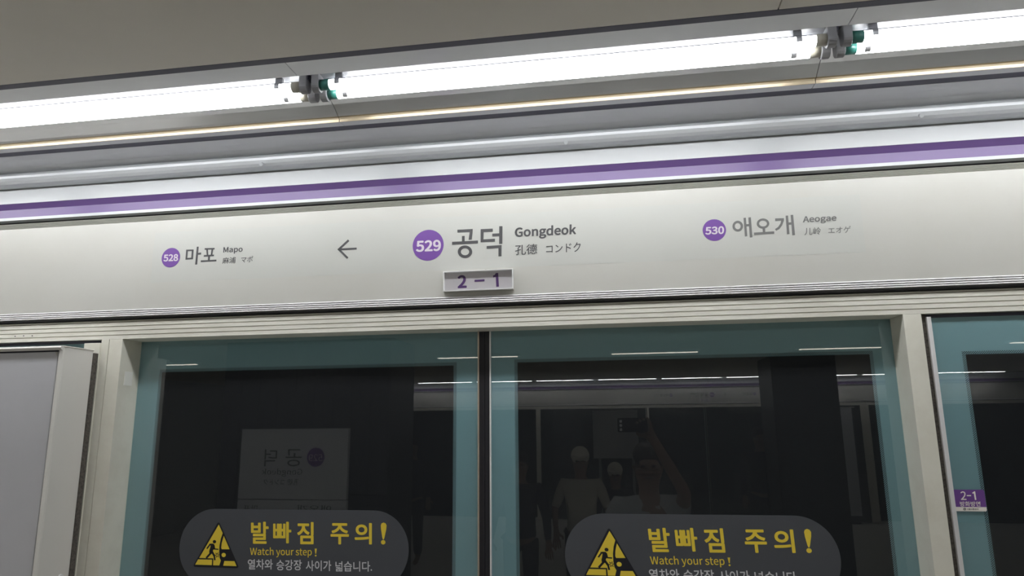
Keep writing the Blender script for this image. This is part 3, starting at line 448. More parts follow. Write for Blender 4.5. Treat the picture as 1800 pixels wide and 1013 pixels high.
names = {4: 'left part of the frame, reaching the first lamp joint', 5: 'middle of the frame between the two lamp joints', 6: 'top right corner beyond the second lamp joint'}
for k in range(1, 11):
    x0, x1 = LJ[k] + 0.0008, LJ[k + 1] - 0.0008
    if x0 < XL - 0.3 or x1 > XR + 0.3: continue
    lab = {4: 'grey aluminium lamp trough section at left of frame, ending at left lamp joint', 5: 'grey aluminium lamp trough section spanning the middle between both lamp joints', 6: 'grey aluminium lamp trough section at top right beyond the right lamp joint'}.get(k, 'grey aluminium lamp trough section outside the frame')
    L = keep(thing('lamp_trough', lab, 'light fixture', ((x0 + x1) / 2, 1.45, Z(0.84)), 'lamp trough sections over the screen doors' ))
    # near reflector, base plate, far reflector, lip
    MB().profile([(a, Z(b)) for a, b in [(1.3015, 0.8025), (1.3015, 0.8005), (1.3625, 0.8005), (1.3635, 0.802), (1.3690, 0.836), (1.3690, 0.840), (1.3615, 0.8025)]], x0, x1).build('near_reflector', M['reflnear'], L)
    MB().profile([(a, Z(b)) for a, b in [(1.3690, 0.836), (1.515, 0.836), (1.515, 0.842), (1.3690, 0.842)]], x0, x1).build('base_plate', M['plate'], L)
    far = [(1.515, 0.836), (1.53, 0.834), (1.56, 0.8255), (1.590, 0.8120), (1.5955, 0.8085), (1.5975, 0.812), (1.56, 0.830), (1.53, 0.838), (1.515, 0.842)]
    MB().profile([(a, Z(b)) for a, b in far], x0, x1).build('far_reflector', M['refl'], L, smooth=False)
    lip = [(1.5960, 0.8085), (1.6020, 0.8080), (1.6040, 0.8040), (1.6050, 0.7990), (1.6055, 0.7970), (1.6075, 0.7975), (1.6065, 0.8050), (1.6040, 0.8100), (1.5985, 0.8105)]
    MB().profile([(a, Z(b)) for a, b in lip], x0, x1).build('bright_lip', M['lip'], L)
    MB().profile([(a, Z(b)) for a, b in [(1.6076, 0.7974), (1.638, 0.8003), (1.638, 0.806), (1.6076, 0.803)]], x0, x1).build('edge_strip', M['ceilwhite'], L)
    xa, xb = x0 + 0.049, x1 - 0.163 + 0.05    # glowing span of this section's tubes
    gx0 = LJ[k] + 0.051; gx1 = gx0 + 1.116
    for i, yc in enumerate(TY):
        for (h0, h1) in ((gx0 - 0.0430, gx0 - 0.0245), (gx1 + 0.0225, gx1 + 0.0415)):
            MB().profile(holder_profile(yc), h0, h1).build('lamp_holder', M['holder'], L, bevel=0.002)
        for cx in (gx0 + 0.022, gx1 - 0.036):
            o = MB()
            n = 14
            A = [(yc + 0.0152 * cos(radians(100 + 210 * q / n)), TZ + 0.0152 * sin(radians(100 + 210 * q / n))) for q in range(n + 1)]
            B = [(yc + 0.0136 * cos(radians(100 + 210 * q / n)), TZ + 0.0136 * sin(radians(100 + 210 * q / n))) for q in range(n + 1)]
            n2 = 6 if i == 0 else 3
            A = A[:n - n2]; B = B[:n - n2]
            o.profile(A + B[::-1], cx - 0.006, cx + 0.006)
            o.box(cx - 0.009, cx + 0.009, yc - 0.004, yc + 0.004, TZ + 0.0136, Z(0.836))
            o.build('tube_clip', M['clip'], L)
        if i == 0:
            o = MB(); o.box(gx1 + 0.0418, gx1 + 0.0450, TY[0] - 0.016, TY[1] + 0.016, Z(0.822), Z(0.836)); o.build('holder_bridge', M['slot'], L)
        which = {(4, 0): 'upper glowing fluorescent tube at left of frame', (4, 1): 'lower glowing fluorescent tube at left of frame',
                 (5, 0): 'upper glowing fluorescent tube in the middle trough section', (5, 1): 'lower glowing fluorescent tube in the middle trough section',
                 (6, 0): 'upper glowing fluorescent tube at top right corner', (6, 1): 'lower glowing fluorescent tube at top right corner'}.get((k, i), 'glowing fluorescent tube outside the frame')
        T = keep(thing('fluorescent_tube', which, 'fluorescent tube', (gx0, yc, TZ), 'fluorescent tubes over the screen doors'))
        dang = [148 + 257 * q / 26 for q in range(27)]
        MB().profile([(yc + TR_ * cos(radians(t)), TZ + TR_ * sin(radians(t))) for t in dang] , gx0, gx1).build('diffuser', M['tube'], T, smooth=False)
        hang = [45 + 103 * q / 10 for q in range(11)]
        MB().profile([(yc + (TR_ + 0.0004) * cos(radians(t)), TZ + (TR_ + 0.0004) * sin(radians(t))) for t in hang] + [(yc + (TR_ - 0.002) * cos(radians(t)), TZ + (TR_ - 0.002) * sin(radians(t))) for t in reversed(hang)], gx0, gx1).build('back_housing', M['slot'], T)
        e = MB().cyl((gx0 - 0.0240, yc, TZ), (gx0, yc, TZ), TR_ + 0.0003, 32).build('end_cap', M['capg'], T)
        e['label'] = 'dark green end cap'
        e = MB().cyl((gx1, yc, TZ), (gx1 + 0.022, yc, TZ), TR_ + 0.0003, 32).build('end_cap', M['capb'], T)
        e['label'] = 'beige end cap'

# ================================================================== FASCIA + HEADER
F = keep(thing('fascia_band', 'long white fascia band with a purple stripe under the ceiling moulding', 'fascia', (0, YF, Z(0.70))))
MB().profile([(YF, Z(0.7025)), (YF, Z(0.757)), (YF + 0.03, Z(0.757)), (YF + 0.03, Z(0.7025))], XL, XR).build('white_band', M['fascia'], F)
MB().profile([(a, Z(b)) for a, b in [(YF + 0.001, 0.7022), (YF + 0.013, 0.6860), (YF + 0.013, 0.6546), (YF + 0.03, 0.6546), (YF + 0.03, 0.7022)]], XL, XR).build('purple_stripe', M['purple'], F)
MB().profile([(a, Z(b)) for a, b in [(YF - 0.002, 0.6545), (YF - 0.002, 0.6452), (YF + 0.03, 0.6452), (YF + 0.03, 0.6545)]], XL, XR).build('bottom_rail', M['fascia'], F)
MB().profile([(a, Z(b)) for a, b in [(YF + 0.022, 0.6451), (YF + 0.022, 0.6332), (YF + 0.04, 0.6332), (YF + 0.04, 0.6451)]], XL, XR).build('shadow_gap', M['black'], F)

def ribs(y, z_top, z_bot, n, depth, rnd=True):
    """front outline of n ribs from z_top down to z_bot"""
    pts = []
    p = (z_top - z_bot) / n
    for i in range(n):
        a = z_top - p * i
        if rnd:
            for q in (0.0, 0.12, 0.3, 0.5, 0.7, 0.88, 1.0):
                pts.append((y - depth * math.sqrt(max(0, 1 - (2 * q - 1) ** 2)) + depth, a - p * q * 0.74))
            pts += [(y + depth * 2.2, a - p * 0.75), (y + depth * 2.2, a - p * 0.985)]
        else:
            pts += [(y + depth, a), (y, a - p * 0.1), (y, a - p * 0.86), (y + depth, a - p * 0.9)]
    return pts

H = keep(thing('door_header', 'long white header panel with ribbed edges above the screen doors', 'header', (0, YH, Z(0.48))))
zt, zb = 0.3522 * YH, 0.3425 * YH
pts = [(YH, zt - 0.0005)] + ribs(YH - 0.001, zt - 0.001, zb, 5, 0.0022) + [(YH, zb)]
pts = [(YH + 0.03, zb), (YH + 0.03, zt)] + pts
MB().profile([(a, Z(b)) for a, b in pts], XL, XR).build('top_ribs', M['rib'], H)
zp = 0.1908 * YH
MB().profile([(a, Z(b)) for a, b in [(YH, zb), (YH, zp), (YH + 0.03, zp), (YH + 0.03, zb)]], XL, XR).build('panel', M['header'], H)
zq = 0.1782 * YH
pts = [(YH + 0.03, zq - 0.004), (YH + 0.03, zp)] + ribs(YH - 0.0035, zp, zq, 4, 0.0036) + [(YH + 0.006, zq), (YH + 0.012, zq - 0.003)]
MB().profile([(a, Z(b)) for a, b in pts], XL, XR).build('bottom_ribs', M['ribm'], H)
MB().profile([(a, Z(b)) for a, b in [(YH - 0.0005, zq - 0.0002), (YH + 0.0085, zq - 0.0048), (YH + 0.028, zq - 0.0048), (YH + 0.028, zq - 0.0042), (YH + 0.010, zq - 0.0035), (YH + 0.004, zq - 0.0003)]], XL, XR).build('bottom_groove', M['black'], H)  # black strip that paints the shade under the header ribs

zl0, zl1 = 0.1418 * YF, 0.1737 * YF
Lt = keep(thing('door_lintel', 'fluted cream lintel running across the top of both posts', 'lintel', (0, YF, Z(zl0))))
slat = (zl1 - zl0 - 0.005) / 4.0
pts = [(YF + 0.09, zl0), (YF + 0.09, zl1), (YF + 0.004, zl1), (YF + 0.0, zl1 - 0.003), (YF + 0.0, zl1 - 0.005)]
for i in range(4):
    a = zl1 - 0.005 - slat * i
    if i < 4:
        pts += [(YF + 0.0060, a - 0.0002), (YF + 0.0060, a - 0.0018), (YF - 0.0002, a - 0.0026), (YF + 0.0005, a - slat + 0.0002)]
pts += [(YF, zl0)]
MB().profile([(a, Z(b)) for a, b in pts], XL, XR).build('fluted_face', M['lintel'], Lt)
for u, v in ((27, 591.5), (42, 590.6), (57, 590.6)):
    p = at(u, v, YF + 0.0005)
    MB().cyl((p.x, YF + 0.002, p.z), (p.x, YF - 0.0008, p.z), 0.0018, 10).build('pin_hole', M['black'], Lt)
MB().box(XL, XR, YF + 0.0901, YF + 0.13, Z(zl0 - 0.001), Z(zl1)).build('rear_cover', M['black'], Lt)
# tunnel side above the lintel is closed
MB().box(XL, XR, YF + 0.041, YF + 0.13, Z(0.318), Z(0.63)).build('rear_casing', M['black'], H)

# ------------------------------------------------------------------ posts
def x_at(u, v, y): return at(u, v, y).x
PLx0 = x_at(178.8, 598.9, YF); PLx1 = -0.8078 * YF
PRx0 = 0.3919 * YF; PRx1 = 0.4156 * YF
def post(x0, x1, label, groove=None):
    o = keep(thing('door_post', label, 'post', ((x0 + x1) / 2, YF, 0)))
    a, b = (x0, x1)
    if groove:
        MB().box(x0, groove - 0.0006, YF, YF + 0.115, 0.0, Z(zl0) - 0.0003).build('cover_strip', M['post'], o)
        a = groove + 0.0006
    MB().box(a, b, YF, YF + 0.115, 0.0, Z(zl0) - 0.0003).build('post_body', M['post'], o, bevel=0.0008)
    return o
pl = post(PLx0, PLx1, 'cream metal door post left of the caution glass doors, small patch on its side', groove=-0.8320 * YF)
q = MB()
# small square patch stuck on the side of the left post
def side_pt(u, v):
    d = ray(u, v); d = d * (PLx1 / d.x)
    return Vector((PLx1, d.y, d.z + CAMZ))
ox, oy, s_ = 130, 570, 7.794
cs = [side_pt(ox + a / s_, oy + b / s_) for a, b in ((697, 650), (790, 652), (800, 845), (680, 840))]
ys = sorted(c.y for c in cs); zs = sorted(c.z for c in cs)
MB().box(PLx1, PLx1 + 0.0012, (ys[0] + ys[1]) / 2, (ys[2] + ys[3]) / 2, (zs[0] + zs[1]) / 2, (zs[2] + zs[3]) / 2).build('square_patch', M['boxframe2'], pl)
post(PRx0, PRx1, 'cream metal door post between the right glass door and purple 2-1 label')

# ------------------------------------------------------------------ sliding glass doors
ZTOP = Z(zl0)
def frit_ring(xo0, xo1, zo0, zo1, xi0, xi1, zi0, zi1, y, parent, fringe=0.009):
    b = MB()
    t = 0.002
    b.box(xo0, xi0, y, y + t, zo0, zo1)
    b.box(xi1, xo1, y, y + t, zo0, zo1)
    b.box(xi0, xi1, y, y + t, zi1, zo1)
    b.box(xi0, xi1, y, y + t, zo0, zi0)
    b.build('teal_border', M['frit'], parent)
    f = MB()
    f.box(xi0, xi0 + fringe, y, y + 0.0005, zi0, zi1)
    f.box(xi1 - fringe, xi1, y, y + 0.0005, zi0, zi1)
    f.box(xi0 + fringe, xi1 - fringe, y, y + 0.0005, zi1 - fringe, zi1)
    f.build('dotted_fringe', M['halftone'], parent)

def leaf(n, x0, x1, xi0, xi1, zi1, label, strip_x, strip_m, seal):
    d = keep(thing('door_%d' % n, label, 'sliding door', ((x0 + x1) / 2, YG, 0), kind='structure'))
    z0, z1 = 0.02, ZTOP + 0.05
    MB().box(x0, x1, YG, YG + 0.0004, z0, z1).build('glass_pane', M['glass'], d)
    frit_ring(x0, x1, z0, z1, xi0, xi1, 0.35, zi1, YG + 0.0025, d)
    MB().box(strip_x[0], strip_x[1], YG - 0.006, YG + 0.02, z0, z1).build('edge_strip', strip_m, d)
    MB().box(seal[0], seal[1], YG + 0.002, YG + 0.022, z0, z1).build('rubber_seal', M['rubber'], d)
    return d
m0 = x_at(841.4, 800, YG); m1 = x_at(862.8, 800, YG); mc = (m0 + m1) / 2
zi_l = at(550, 643, YG).z; zi_r = at(1225, 624, YG).z
leaf(1, PLx1 - 0.06, m0 - 0.0018, x_at(275, 700, YG), x_at(801.5, 800, YG), zi_l, 'left sliding glass door with teal border and charcoal caution sticker', (m0 - 0.0018, m0 + 0.0022), M['brass'], (m0 + 0.0022, mc - 0.0006))
leaf(2, m1 + 0.0018, PRx0 + 0.06, x_at(905.5, 800, YG), x_at(1546.5, 720, YG), zi_r, 'right sliding glass door with teal border and charcoal caution sticker', (m1 - 0.0022, m1 + 0.0018), M['chrome'], (mc + 0.0006, m1 - 0.0022))

# ------------------------------------------------------------------ fixed side glazing
def side_panel(n, x0, x1, xi0, xi1, ztop, zi, y, label):
    o = keep(thing('window_%d' % n, label, 'fixed glass panel', ((x0 + x1) / 2, y, 0), kind='structure'))
    MB().box(x0, x1, y, y + 0.0004, 0.02, ztop).build('glass_pane', M['glass'], o)
    frit_ring(x0, x1, 0.02, ztop, xi0, xi1, 0.35, zi, y + 0.002, o, 0.008)
    return o
YP = YF + 0.012
sx = x_at(1660, 800, YP)
strip0 = x_at(1672.0 - 2.5, 890, YP); strip1 = x_at(1677.5, 890, YP)
xi = x_at(1729.0, 890, YP)
wr = side_panel(1, strip1, 2.86, xi, 2.70, Z(0.1355 * YP), at(1740, 616.5, YP).z, YP, 'fixed glass panel with teal border right of the right post')
MB().box(strip0, strip1 - 0.0002, YP - 0.008, YP + 0.01, 0.02, Z(0.1365 * YP)).build('edge_strip', M['chrome'], wr)
MB().box(strip0, 2.86, YP + 0.008, YP + 0.03, Z(0.1355 * YP), Z(zl0) - 0.001).build('top_rail', M['slot'], wr)
MB().box(PRx1, strip0, YF + 0.012, YF + 0.035, 0.02, Z(zl0) - 0.001).build('brush_seal', M['brush'], wr)
# far right post closing that panel, outside the frame
post(2.86, 2.95, 'cream metal post outside the frame to the right')
wl = side_panel(2, -3.2, PLx0 - 0.012, -3.0, PLx0 - 0.10, Z(0.1355 * YP), at(40, 640, YP).z, YP, 'fixed glass panel mostly hidden behind the grey cabinet')
MB().box(-3.2, PLx0 - 0.001, YP + 0.008, YP + 0.03, Z(0.1360 * YP), Z(zl0) - 0.001).build('top_rail', M['slot'], wl)
xs0, xs1 = x_at(148.2, 603.5, YF - 0.004), x_at(176.6, 602.5, YF - 0.004)
MB().box(xs0, xs1, YF - 0.004, YF + 0.009, 0.02, at(162, 603.3, YF - 0.004).z).build('edge_strip', M['post'], wl, bevel=0.001)
MB().box(xs1, PLx0, YF + 0.005, YF + 0.03, 0.02, Z(zl0) - 0.001).build('rubber_seal', M['rubber'], wl)
post(-3.35, -3.2, 'cream metal post outside the frame to the left')

# ------------------------------------------------------------------ grey cabinet at the left edge
CB = keep(thing('wall_cabinet', 'grey metal display cabinet with cream rounded frame at left edge of frame', 'cabinet', (-2.1, 1.66, 0)))
YB0, YB1 = 1.655, 1.770
cx1 = -0.9195 * YB0                 # right outer face
cz1 = Z(0.2195)
# frame: side, top
pr = [(cx1, YB0 + 0.010), (cx1, YB1), (cx1 - 0.022, YB1), (cx1 - 0.022, YB0 + 0.014), (cx1 - 0.015, YB0 + 0.006), (cx1 - 0.008, YB0)]
side = MB().poly_prism([(a, b, 0.12) for a, b in [(cx1, YB0 + 0.011), (cx1, YB1), (cx1 - 0.0075, YB1), (cx1 - 0.0075, YB0), (cx1 - 0.006, YB0), (cx1 - 0.004, YB0 + 0.002), (cx1 - 0.001, YB0 + 0.006)]], (0, 0, cz1 - 0.001 - 0.12))
side.build('side_frame', M['boxframe'], CB)
top = MB().profile([(YB0 - 0.004, cz1 - 0.010), (YB0 - 0.007, cz1 - 0.004), (YB0 - 0.004, cz1 + 0.001), (YB0 + 0.004, cz1 + 0.002), (YB1 + 0.002, cz1 + 0.002), (YB1 + 0.002, cz1 - 0.001), (YB0 + 0.004, cz1 - 0.001), (YB0 + 0.002, cz1 - 0.011)], -3.05, cx1 + 0.003)
top.build('top_rim', M['boxframe'], CB, bevel=0.001)
px1 = x_at(92.6, 700, YB0 + 0.004)
MB().box(-3.0, px1, YB0 + 0.004, YB0 + 0.012, 0.15, cz1 - 0.0142).build('front_panel', M['boxpanel'], CB, bevel=0.0015)
MB().box(-3.03, cx1 - 0.0076, YB0 + 0.013, YB1, 0.12, cz1 - 0.002).build('carcass', M['slot'], CB)
MB().box(px1 + 0.0002, cx1 - 0.0076, YB0 + 0.006, YB0 + 0.012, 0.12, cz1 - 0.0102).build('gap_gasket', M['black'], CB)
pp = at(103, 622, YB0 + 0.003)
MB().poly_prism([(px1 - 0.010, YB0 + 0.0038, cz1 - 0.0152), (px1 - 0.001, YB0 + 0.0038, cz1 - 0.0152), (px1 - 0.001, YB0 + 0.0038, cz1 - 0.026), (px1 - 0.004, YB0 + 0.0038, cz1 - 0.024), (px1 - 0.006, YB0 + 0.0038, cz1 - 0.019)], (0, -0.0008, 0)).build('chipped_corner', M['header'], CB)
sc = Vector((cx1, 1.70, at(106, 1012, 1.68).z))
d = ray(106, 1013); d = d * (cx1 / d.x)
MB().cyl((cx1 - 0.002, d.y, d.z + CAMZ - 0.004), (cx1 + 0.003, d.y, d.z + CAMZ - 0.004), 0.009, 20).build('side_screw', M['chrome'], CB)
MB().box(cx1 - 0.02, cx1 + 0.004, YB1, YB1 + 0.016, 0.05, cz1 - 0.008).build('brush_edge', M['brush'], CB)
MB().box(-3.0, cx1 - 0.03, YB1, YF + 0.011, 0.0, 0.12).build('plinth', M['slot'], CB)

# ================================================================== LETTERING ON THE HEADER
SG = keep(thing('route_map_sticker', 'long pale film strip on the header naming 528, 529 and 530 stations', 'sign', (0, YH, Z(0.49))))
p = Plate(YH)
p.t = 0.0003
p.poly([(273, 410), (1511, 342), (1522, 443.3), (263.7, 497.3)])
p.build('film_strip', M['film'], SG)
YT = YH - 0.0004
def badge(c, ext, digits, quad, clo, name):
    b = Plate(YT)
    c3 = b.P(c); r = (at(c[0], c[1] - ext / 2, YT).z - at(c[0], c[1] + ext / 2, YT).z) / 2
    pts = [Vector((c3.x + r * cos(2 * pi * k / 56), YT, c3.z + r * sin(2 * pi * k / 56))) for k in range(56)]
    o = MB().poly_prism(pts, (0, -0.0005, 0)).build('line_badge', M['purple_badge'], SG)
    o['label'] = name
    t = Plate(YT - 0.0005, *clo, t=0.0004).text(digits, *quad, bold=0.012)
    t.build('badge_number', M['white_ink'], o)
Z5 = (700, 340, 5.067); Z6 = (260, 390, 8.44); Z7 = (1220, 350, 5.625); Z3 = (250, 370, 4.0); Z4 = (680, 360, 4.0)
badge((752.6, 431.3), 54.3, '529', ((158, 424), (380, 412), (382, 514), (158, 524)), Z5, 'large purple disc numbered 529')
badge((300.4, 453.1), 34.0, '528', ((235, 488), (452, 478), (448, 583), (230, 592)), Z6, 'small purple disc numbered 528')
badge((1255.6, 404.7), 38.2, '530', ((110, 278), (297, 268), (297, 346), (110, 354)), Z7, 'purple disc numbered 530')
b = Plate(YT, *Z5)
b.poly([(527, 325), (664, 318), (655, 413), (627, 415), (637, 345), (528, 350)])
b.poly([(568, 381), (592, 380), (592, 428), (568, 429)]).poly([(480, 433), (710, 421), (710, 446), (480, 458)])
b.ring((595, 521), (64, 56), (37, 31))
b.poly([(735, 320), (842, 315), (842, 342), (761, 346), (759, 411), (861, 405), (861, 430), (734, 437)])
b.poly([(900, 294), (929, 293), (927, 450), (899, 451)]).poly([(838, 360), (901, 357), (901, 382), (838, 385)])
b.poly([(788, 470), (921, 461), (920, 561), (893, 562), (893, 488), (788, 495)])
b.build('station_name', M['ink'], SG)['label'] = 'large dark Korean station name in the middle'
b = Plate(YT, *Z6)
o_, i_ = [(570, 415), (678, 412), (668, 557), (558, 563)], [(592, 438), (652, 435), (644, 533), (584, 537)]
b.mb.ring([b.P(q) for q in o_], [b.P(q) for q in i_], (0, -b.t, 0))
b.poly([(727, 372), (753, 370), (730, 635), (702, 637)]).poly([(742, 462), (790, 458), (787, 486), (740, 490)])
b.poly([(845, 393), (990, 389), (988, 411), (843, 416)]).poly([(868, 412), (890, 411), (896, 494), (874, 495)])
b.poly([(945, 409), (968, 408), (956, 492), (933, 493)]).poly([(832, 495), (980, 488), (978, 512), (830, 520)])
b.poly([(895, 516), (922, 514), (918, 574), (890, 576)]).poly([(787, 574), (1017, 563), (1015, 587), (785, 600)])
b.build('station_name', M['ink'], SG)['label'] = 'dark Korean station name beside 528'
b = Plate(YT, *Z7)
b.ring((432, 269), (52, 53), (29, 31))
b.poly([(489, 188), (512, 185), (526, 368), (503, 371)]).poly([(537, 184), (561, 181), (577, 379), (552, 382)]).poly([(513, 250), (543, 248), (545, 270), (515, 272)])
b.ring((682, 243), (61, 50), (39, 29))
b.poly([(677, 290), (702, 288), (704, 332), (680, 333)]).poly([(592, 333), (792, 320), (793, 343), (594, 355)])
b.poly([(802, 193), (889, 190), (888, 215), (870, 262), (843, 298), (812, 314), (800, 298), (830, 278), (853, 245), (862, 214), (803, 218)])
b.poly([(906, 166), (929, 164), (943, 346), (919, 349)]).poly([(955, 159), (979, 157), (998, 357), (972, 360)]).poly([(930, 233), (960, 231), (962, 254), (932, 256)])
b.build('station_name', M['ink2'], SG)['label'] = 'lighter grey Korean station name beside 530'
b = Plate(YT, *Z3)
b.stroke((1386, 275), (1508, 268.5), 13).stroke((1378, 279), (1452, 210), 14).stroke((1378, 270), (1445, 336), 14)
b.build('arrow', M['ink'], SG)
b = Plate(YT, *Z4)
b.text('Gongdeok', (900, 158), (1332, 137), (1330, 228), (900, 248), bold=0.012)
b.build('roman_name', M['ink'], SG)
b = Plate(YT, *Z4)
b.text('孔德', (902, 284), (1057, 275), (1057, 347), (902, 356), bold=0.006)
b.build('hanja_name', M['ink'], SG)
b = Plate(YT, *Z4)
b.text('コンドク', (1120, 284), (1363, 263), (1363, 331), (1120, 340), bold=0.006)
b.build('kana_name', M['ink'], SG)
b = Plate(YT, *Z6)
b.text('Mapo', (1123, 378), (1410, 366), (1405, 468), (1118, 482), bold=0.008)
b.build('roman_name', M['ink'], SG)
b = Plate(YT, *Z6)
b.text('麻浦', (1112, 532), (1308, 522), (1300, 615), (1105, 625), bold=0.006)
b.build('hanja_name', M['ink'], SG)
b = Plate(YT, *Z6)
b.text('マポ', (1387, 520), (1563, 507), (1552, 598), (1383, 608), bold=0.006)
b.build('kana_name', M['ink'], SG)
b = Plate(YT, *Z7)
b.text('Aeogae', (1075, 172), (1408, 156), (1408, 234), (1075, 252), bold=0.010)
b.build('roman_name', M['ink2'], SG)
b = Plate(YT, *Z7)
b.text('儿岭', (1090, 285), (1254, 278), (1254, 352), (1090, 360), bold=0.006)
b.build('hanja_name', M['ink2'], SG)
b = Plate(YT, *Z7)
b.text('エオゲ', (1325, 282), (1550, 265), (1545, 335), (1327, 342), bold=0.006)
b.build('kana_name', M['ink2'], SG)

# ------------------------------------------------------------------ 2-1 number plate
NP = keep(thing('platform_number_plate', 'small chrome framed plate reading 2-1 under the large station name', 'number plate', at(840, 492, YH)))
yb, yf = YH - 0.002, YH - 0.016
c = Plate(yf, *Z5)
tl, tr, br, bl = [c.P(q) for q in ((393, 701), (1019, 667), (1022, 850), (406, 874))]
X0, X1 = (tl.x + bl.x) / 2, (tr.x + br.x) / 2
Z1, Z0 = (tl.z + tr.z) / 2, (bl.z + br.z) / 2
MB().box(X0, X1, yb, YH, Z0, Z1).build('back_plate', M['plate_silver'], NP)
w_ = 0.0022
fr = MB()
fr.box(X0, X1, yf, yb, Z1 - w_, Z1); fr.box(X0, X1, yf, yb, Z0, Z0 + w_)
fr.box(X0, X0 + w_, yf, yb, Z0 + w_, Z1 - w_); fr.box(X1 - w_, X1, yf, yb, Z0 + w_, Z1 - w_)
fr.build('chrome_frame', M['chrome'], NP)
b = Plate(yb - 0.0002, *Z5)
b.text('2', (530, 731), (607, 727), (611, 843), (530, 847), bold=0.012)
b.poly([(680, 771), (769, 766), (769, 784), (680, 789)])
b.poly([(870, 711), (890, 710), (897, 832), (874, 834), (869, 744), (846, 750), (845, 733), (860, 727)])
b.build('plate_number', M['violet_ink'], NP)
# small bolts on its upper rim
for u in (808, 854):
    q_ = at(u, 473 - (u - 808) * 0.05, yf + 0.006)
    MB().box(q_.x - 0.002, q_.x + 0.002, yf + 0.004, yf + 0.009, Z1, Z1 + 0.002).build('rim_tab', M['clip'], NP)

# ================================================================== CAUTION STICKERS
YS = YG - 0.0012
def caution():
    o = thing('caution_sticker', 'charcoal rounded caution sticker on the left glass door, warning triangle fully shown', 'sticker', at(517, 963, YS), 'caution stickers on the glass doors')
    zt_ = at(510, 896.2, YS).z; xl = at(315.3, 962, YS).x; xr = at(718.5, 962, YS).x
    zmid = at(315.3, 962, YS).z
    hh = 0.104
    zb_ = zt_ - 2 * hh
    MB().poly_prism(rounded(xl, xr, zb_, zt_, hh - 0.0005, YS, 20), (0, 0.0008, 0)).build('sticker_body', M['caution'], o)
    g = Plate(YS, 330, 905, 9.38, t=0.0004)
    # rounded black triangle
    A, B, C_ = Vector((511, 105)), Vector((80, 862)), Vector((850, 884))
    pts = []
    for P0, Pa, Pb in ((A, C_, B), (B, A, C_), (C_, B, A)):
        u1 = (Pa - P0).normalized(); u2 = (Pb - P0).normalized()
        s1, s2 = P0 + u1 * 55, P0 + u2 * 55
        for k in range(7):
            t = k / 6
            pts.append(s1 * (1 - t) ** 2 + P0 * 2 * t * (1 - t) + s2 * t * t)
    g.poly([tuple(q) for q in pts])
    tri = g.build('warning_triangle', M['navy'], o)
    g = Plate(YS - 0.0004, 330, 905, 9.38, t=0.0003)
    g.poly([(512, 165), (577, 305), (545, 400), (524, 510), (518, 620), (525, 710), (547, 757), (520, 838), (420, 836), (422, 722), (190, 715)])
    g.poly([(172, 738), (402, 742), (398, 834), (122, 826)])
    g.poly([(595, 350), (690, 572), (562, 572), (552, 545), (562, 465)])
    g.disc((593, 666), 35)
    g.poly([(605, 765), (770, 768), (805, 850), (585, 843)])
    g.build('yellow_pictogram', M['yellow'], tri)
    g = Plate(YS - 0.0007, 330, 905, 9.38, t=0.0003)
    g.disc((441, 447), 27)
    g.poly([(350, 484), (385, 478), (425, 480), (443, 505), (446, 545), (432, 560), (412, 605), (400, 645), (357, 640), (355, 600), (372, 545), (380, 512)])
    g.stroke((372, 488), (316, 562), 22).stroke((430, 500), (440, 572), 24).stroke((428, 566), (506, 573), 18)
    g.stroke((385, 630), (306, 716), 30).stroke((395, 600), (438, 680), 32).stroke((436, 660), (447, 752), 26)
    for k in range(6):
        a = k * pi / 3 + 0.4
        c0, c1 = Vector((486 + 14 * cos(a), 668 + 14 * sin(a))), Vector((486 + 14 * cos(a + pi / 3), 668 + 14 * sin(a + pi / 3)))
        tip = Vector((486 + 40 * cos(a + pi / 6), 666 + 46 * sin(a + pi / 6)))
        g.stroke(c0, tip, 6).stroke(c1, tip, 6)
    g.build('falling_figure', M['navy'], tri)
    def fit(pl, s, x0, y0, x1, y1, bold, sl=0.006):
        pl.text(s, (x0, y0 - sl * 0), (x1, y0 + sl * (x1 - x0)), (x1, y1 + sl * (x1 - x0)), (x0, y1), bold=bold)
    g = Plate(YS, 300, 880, 4.09, t=0.0004)
    for s, bx in (('발', (578, 153, 705, 312)), ('빠', (737, 153, 868, 308)), ('짐', (910, 155, 1028, 315)), ('주', (1150, 163, 1282, 316)), ('의', (1323, 162, 1447, 316))):
        fit(g, s, *bx, 0.024)
    g.build('korean_warning', M['yellow'], o)
    g = Plate(YS, 300, 880, 4.09, t=0.0004)
    g.poly([(1511, 180), (1517, 165), (1531, 159), (1545, 165), (1553, 180), (1550, 210), (1537, 268), (1533, 280), (1526, 280), (1522, 268), (1513, 210)])
    g.disc((1528, 301), 16)
    g.build('exclamation_mark', M['yellow'], o)
    g = Plate(YS, 300, 880, 4.09, t=0.0004)
    fit(g, 'Watch your step', 571, 337, 1015, 408, 0.003, 0.008)
    g.poly([(1036, 347), (1051, 347), (1046, 384), (1040, 384)]).disc((1043, 397), 6)
    g.build('english_warning', M['yellow'], o)
    g = Plate(YS, 300, 880, 4.09, t=0.0004)
    for s, bx in (('열차와', (555, 423, 735, 497)), ('승강장', (760, 427, 943, 503)), ('사이가', (972, 432, 1155, 508)), ('넓습니다.', (1185, 438, 1448, 512))):
        fit(g, s, *bx, 0.014, 0.0)
    g.build('korean_explanation', M['grey_ink'], o)
    return o, xl, xr, zt_

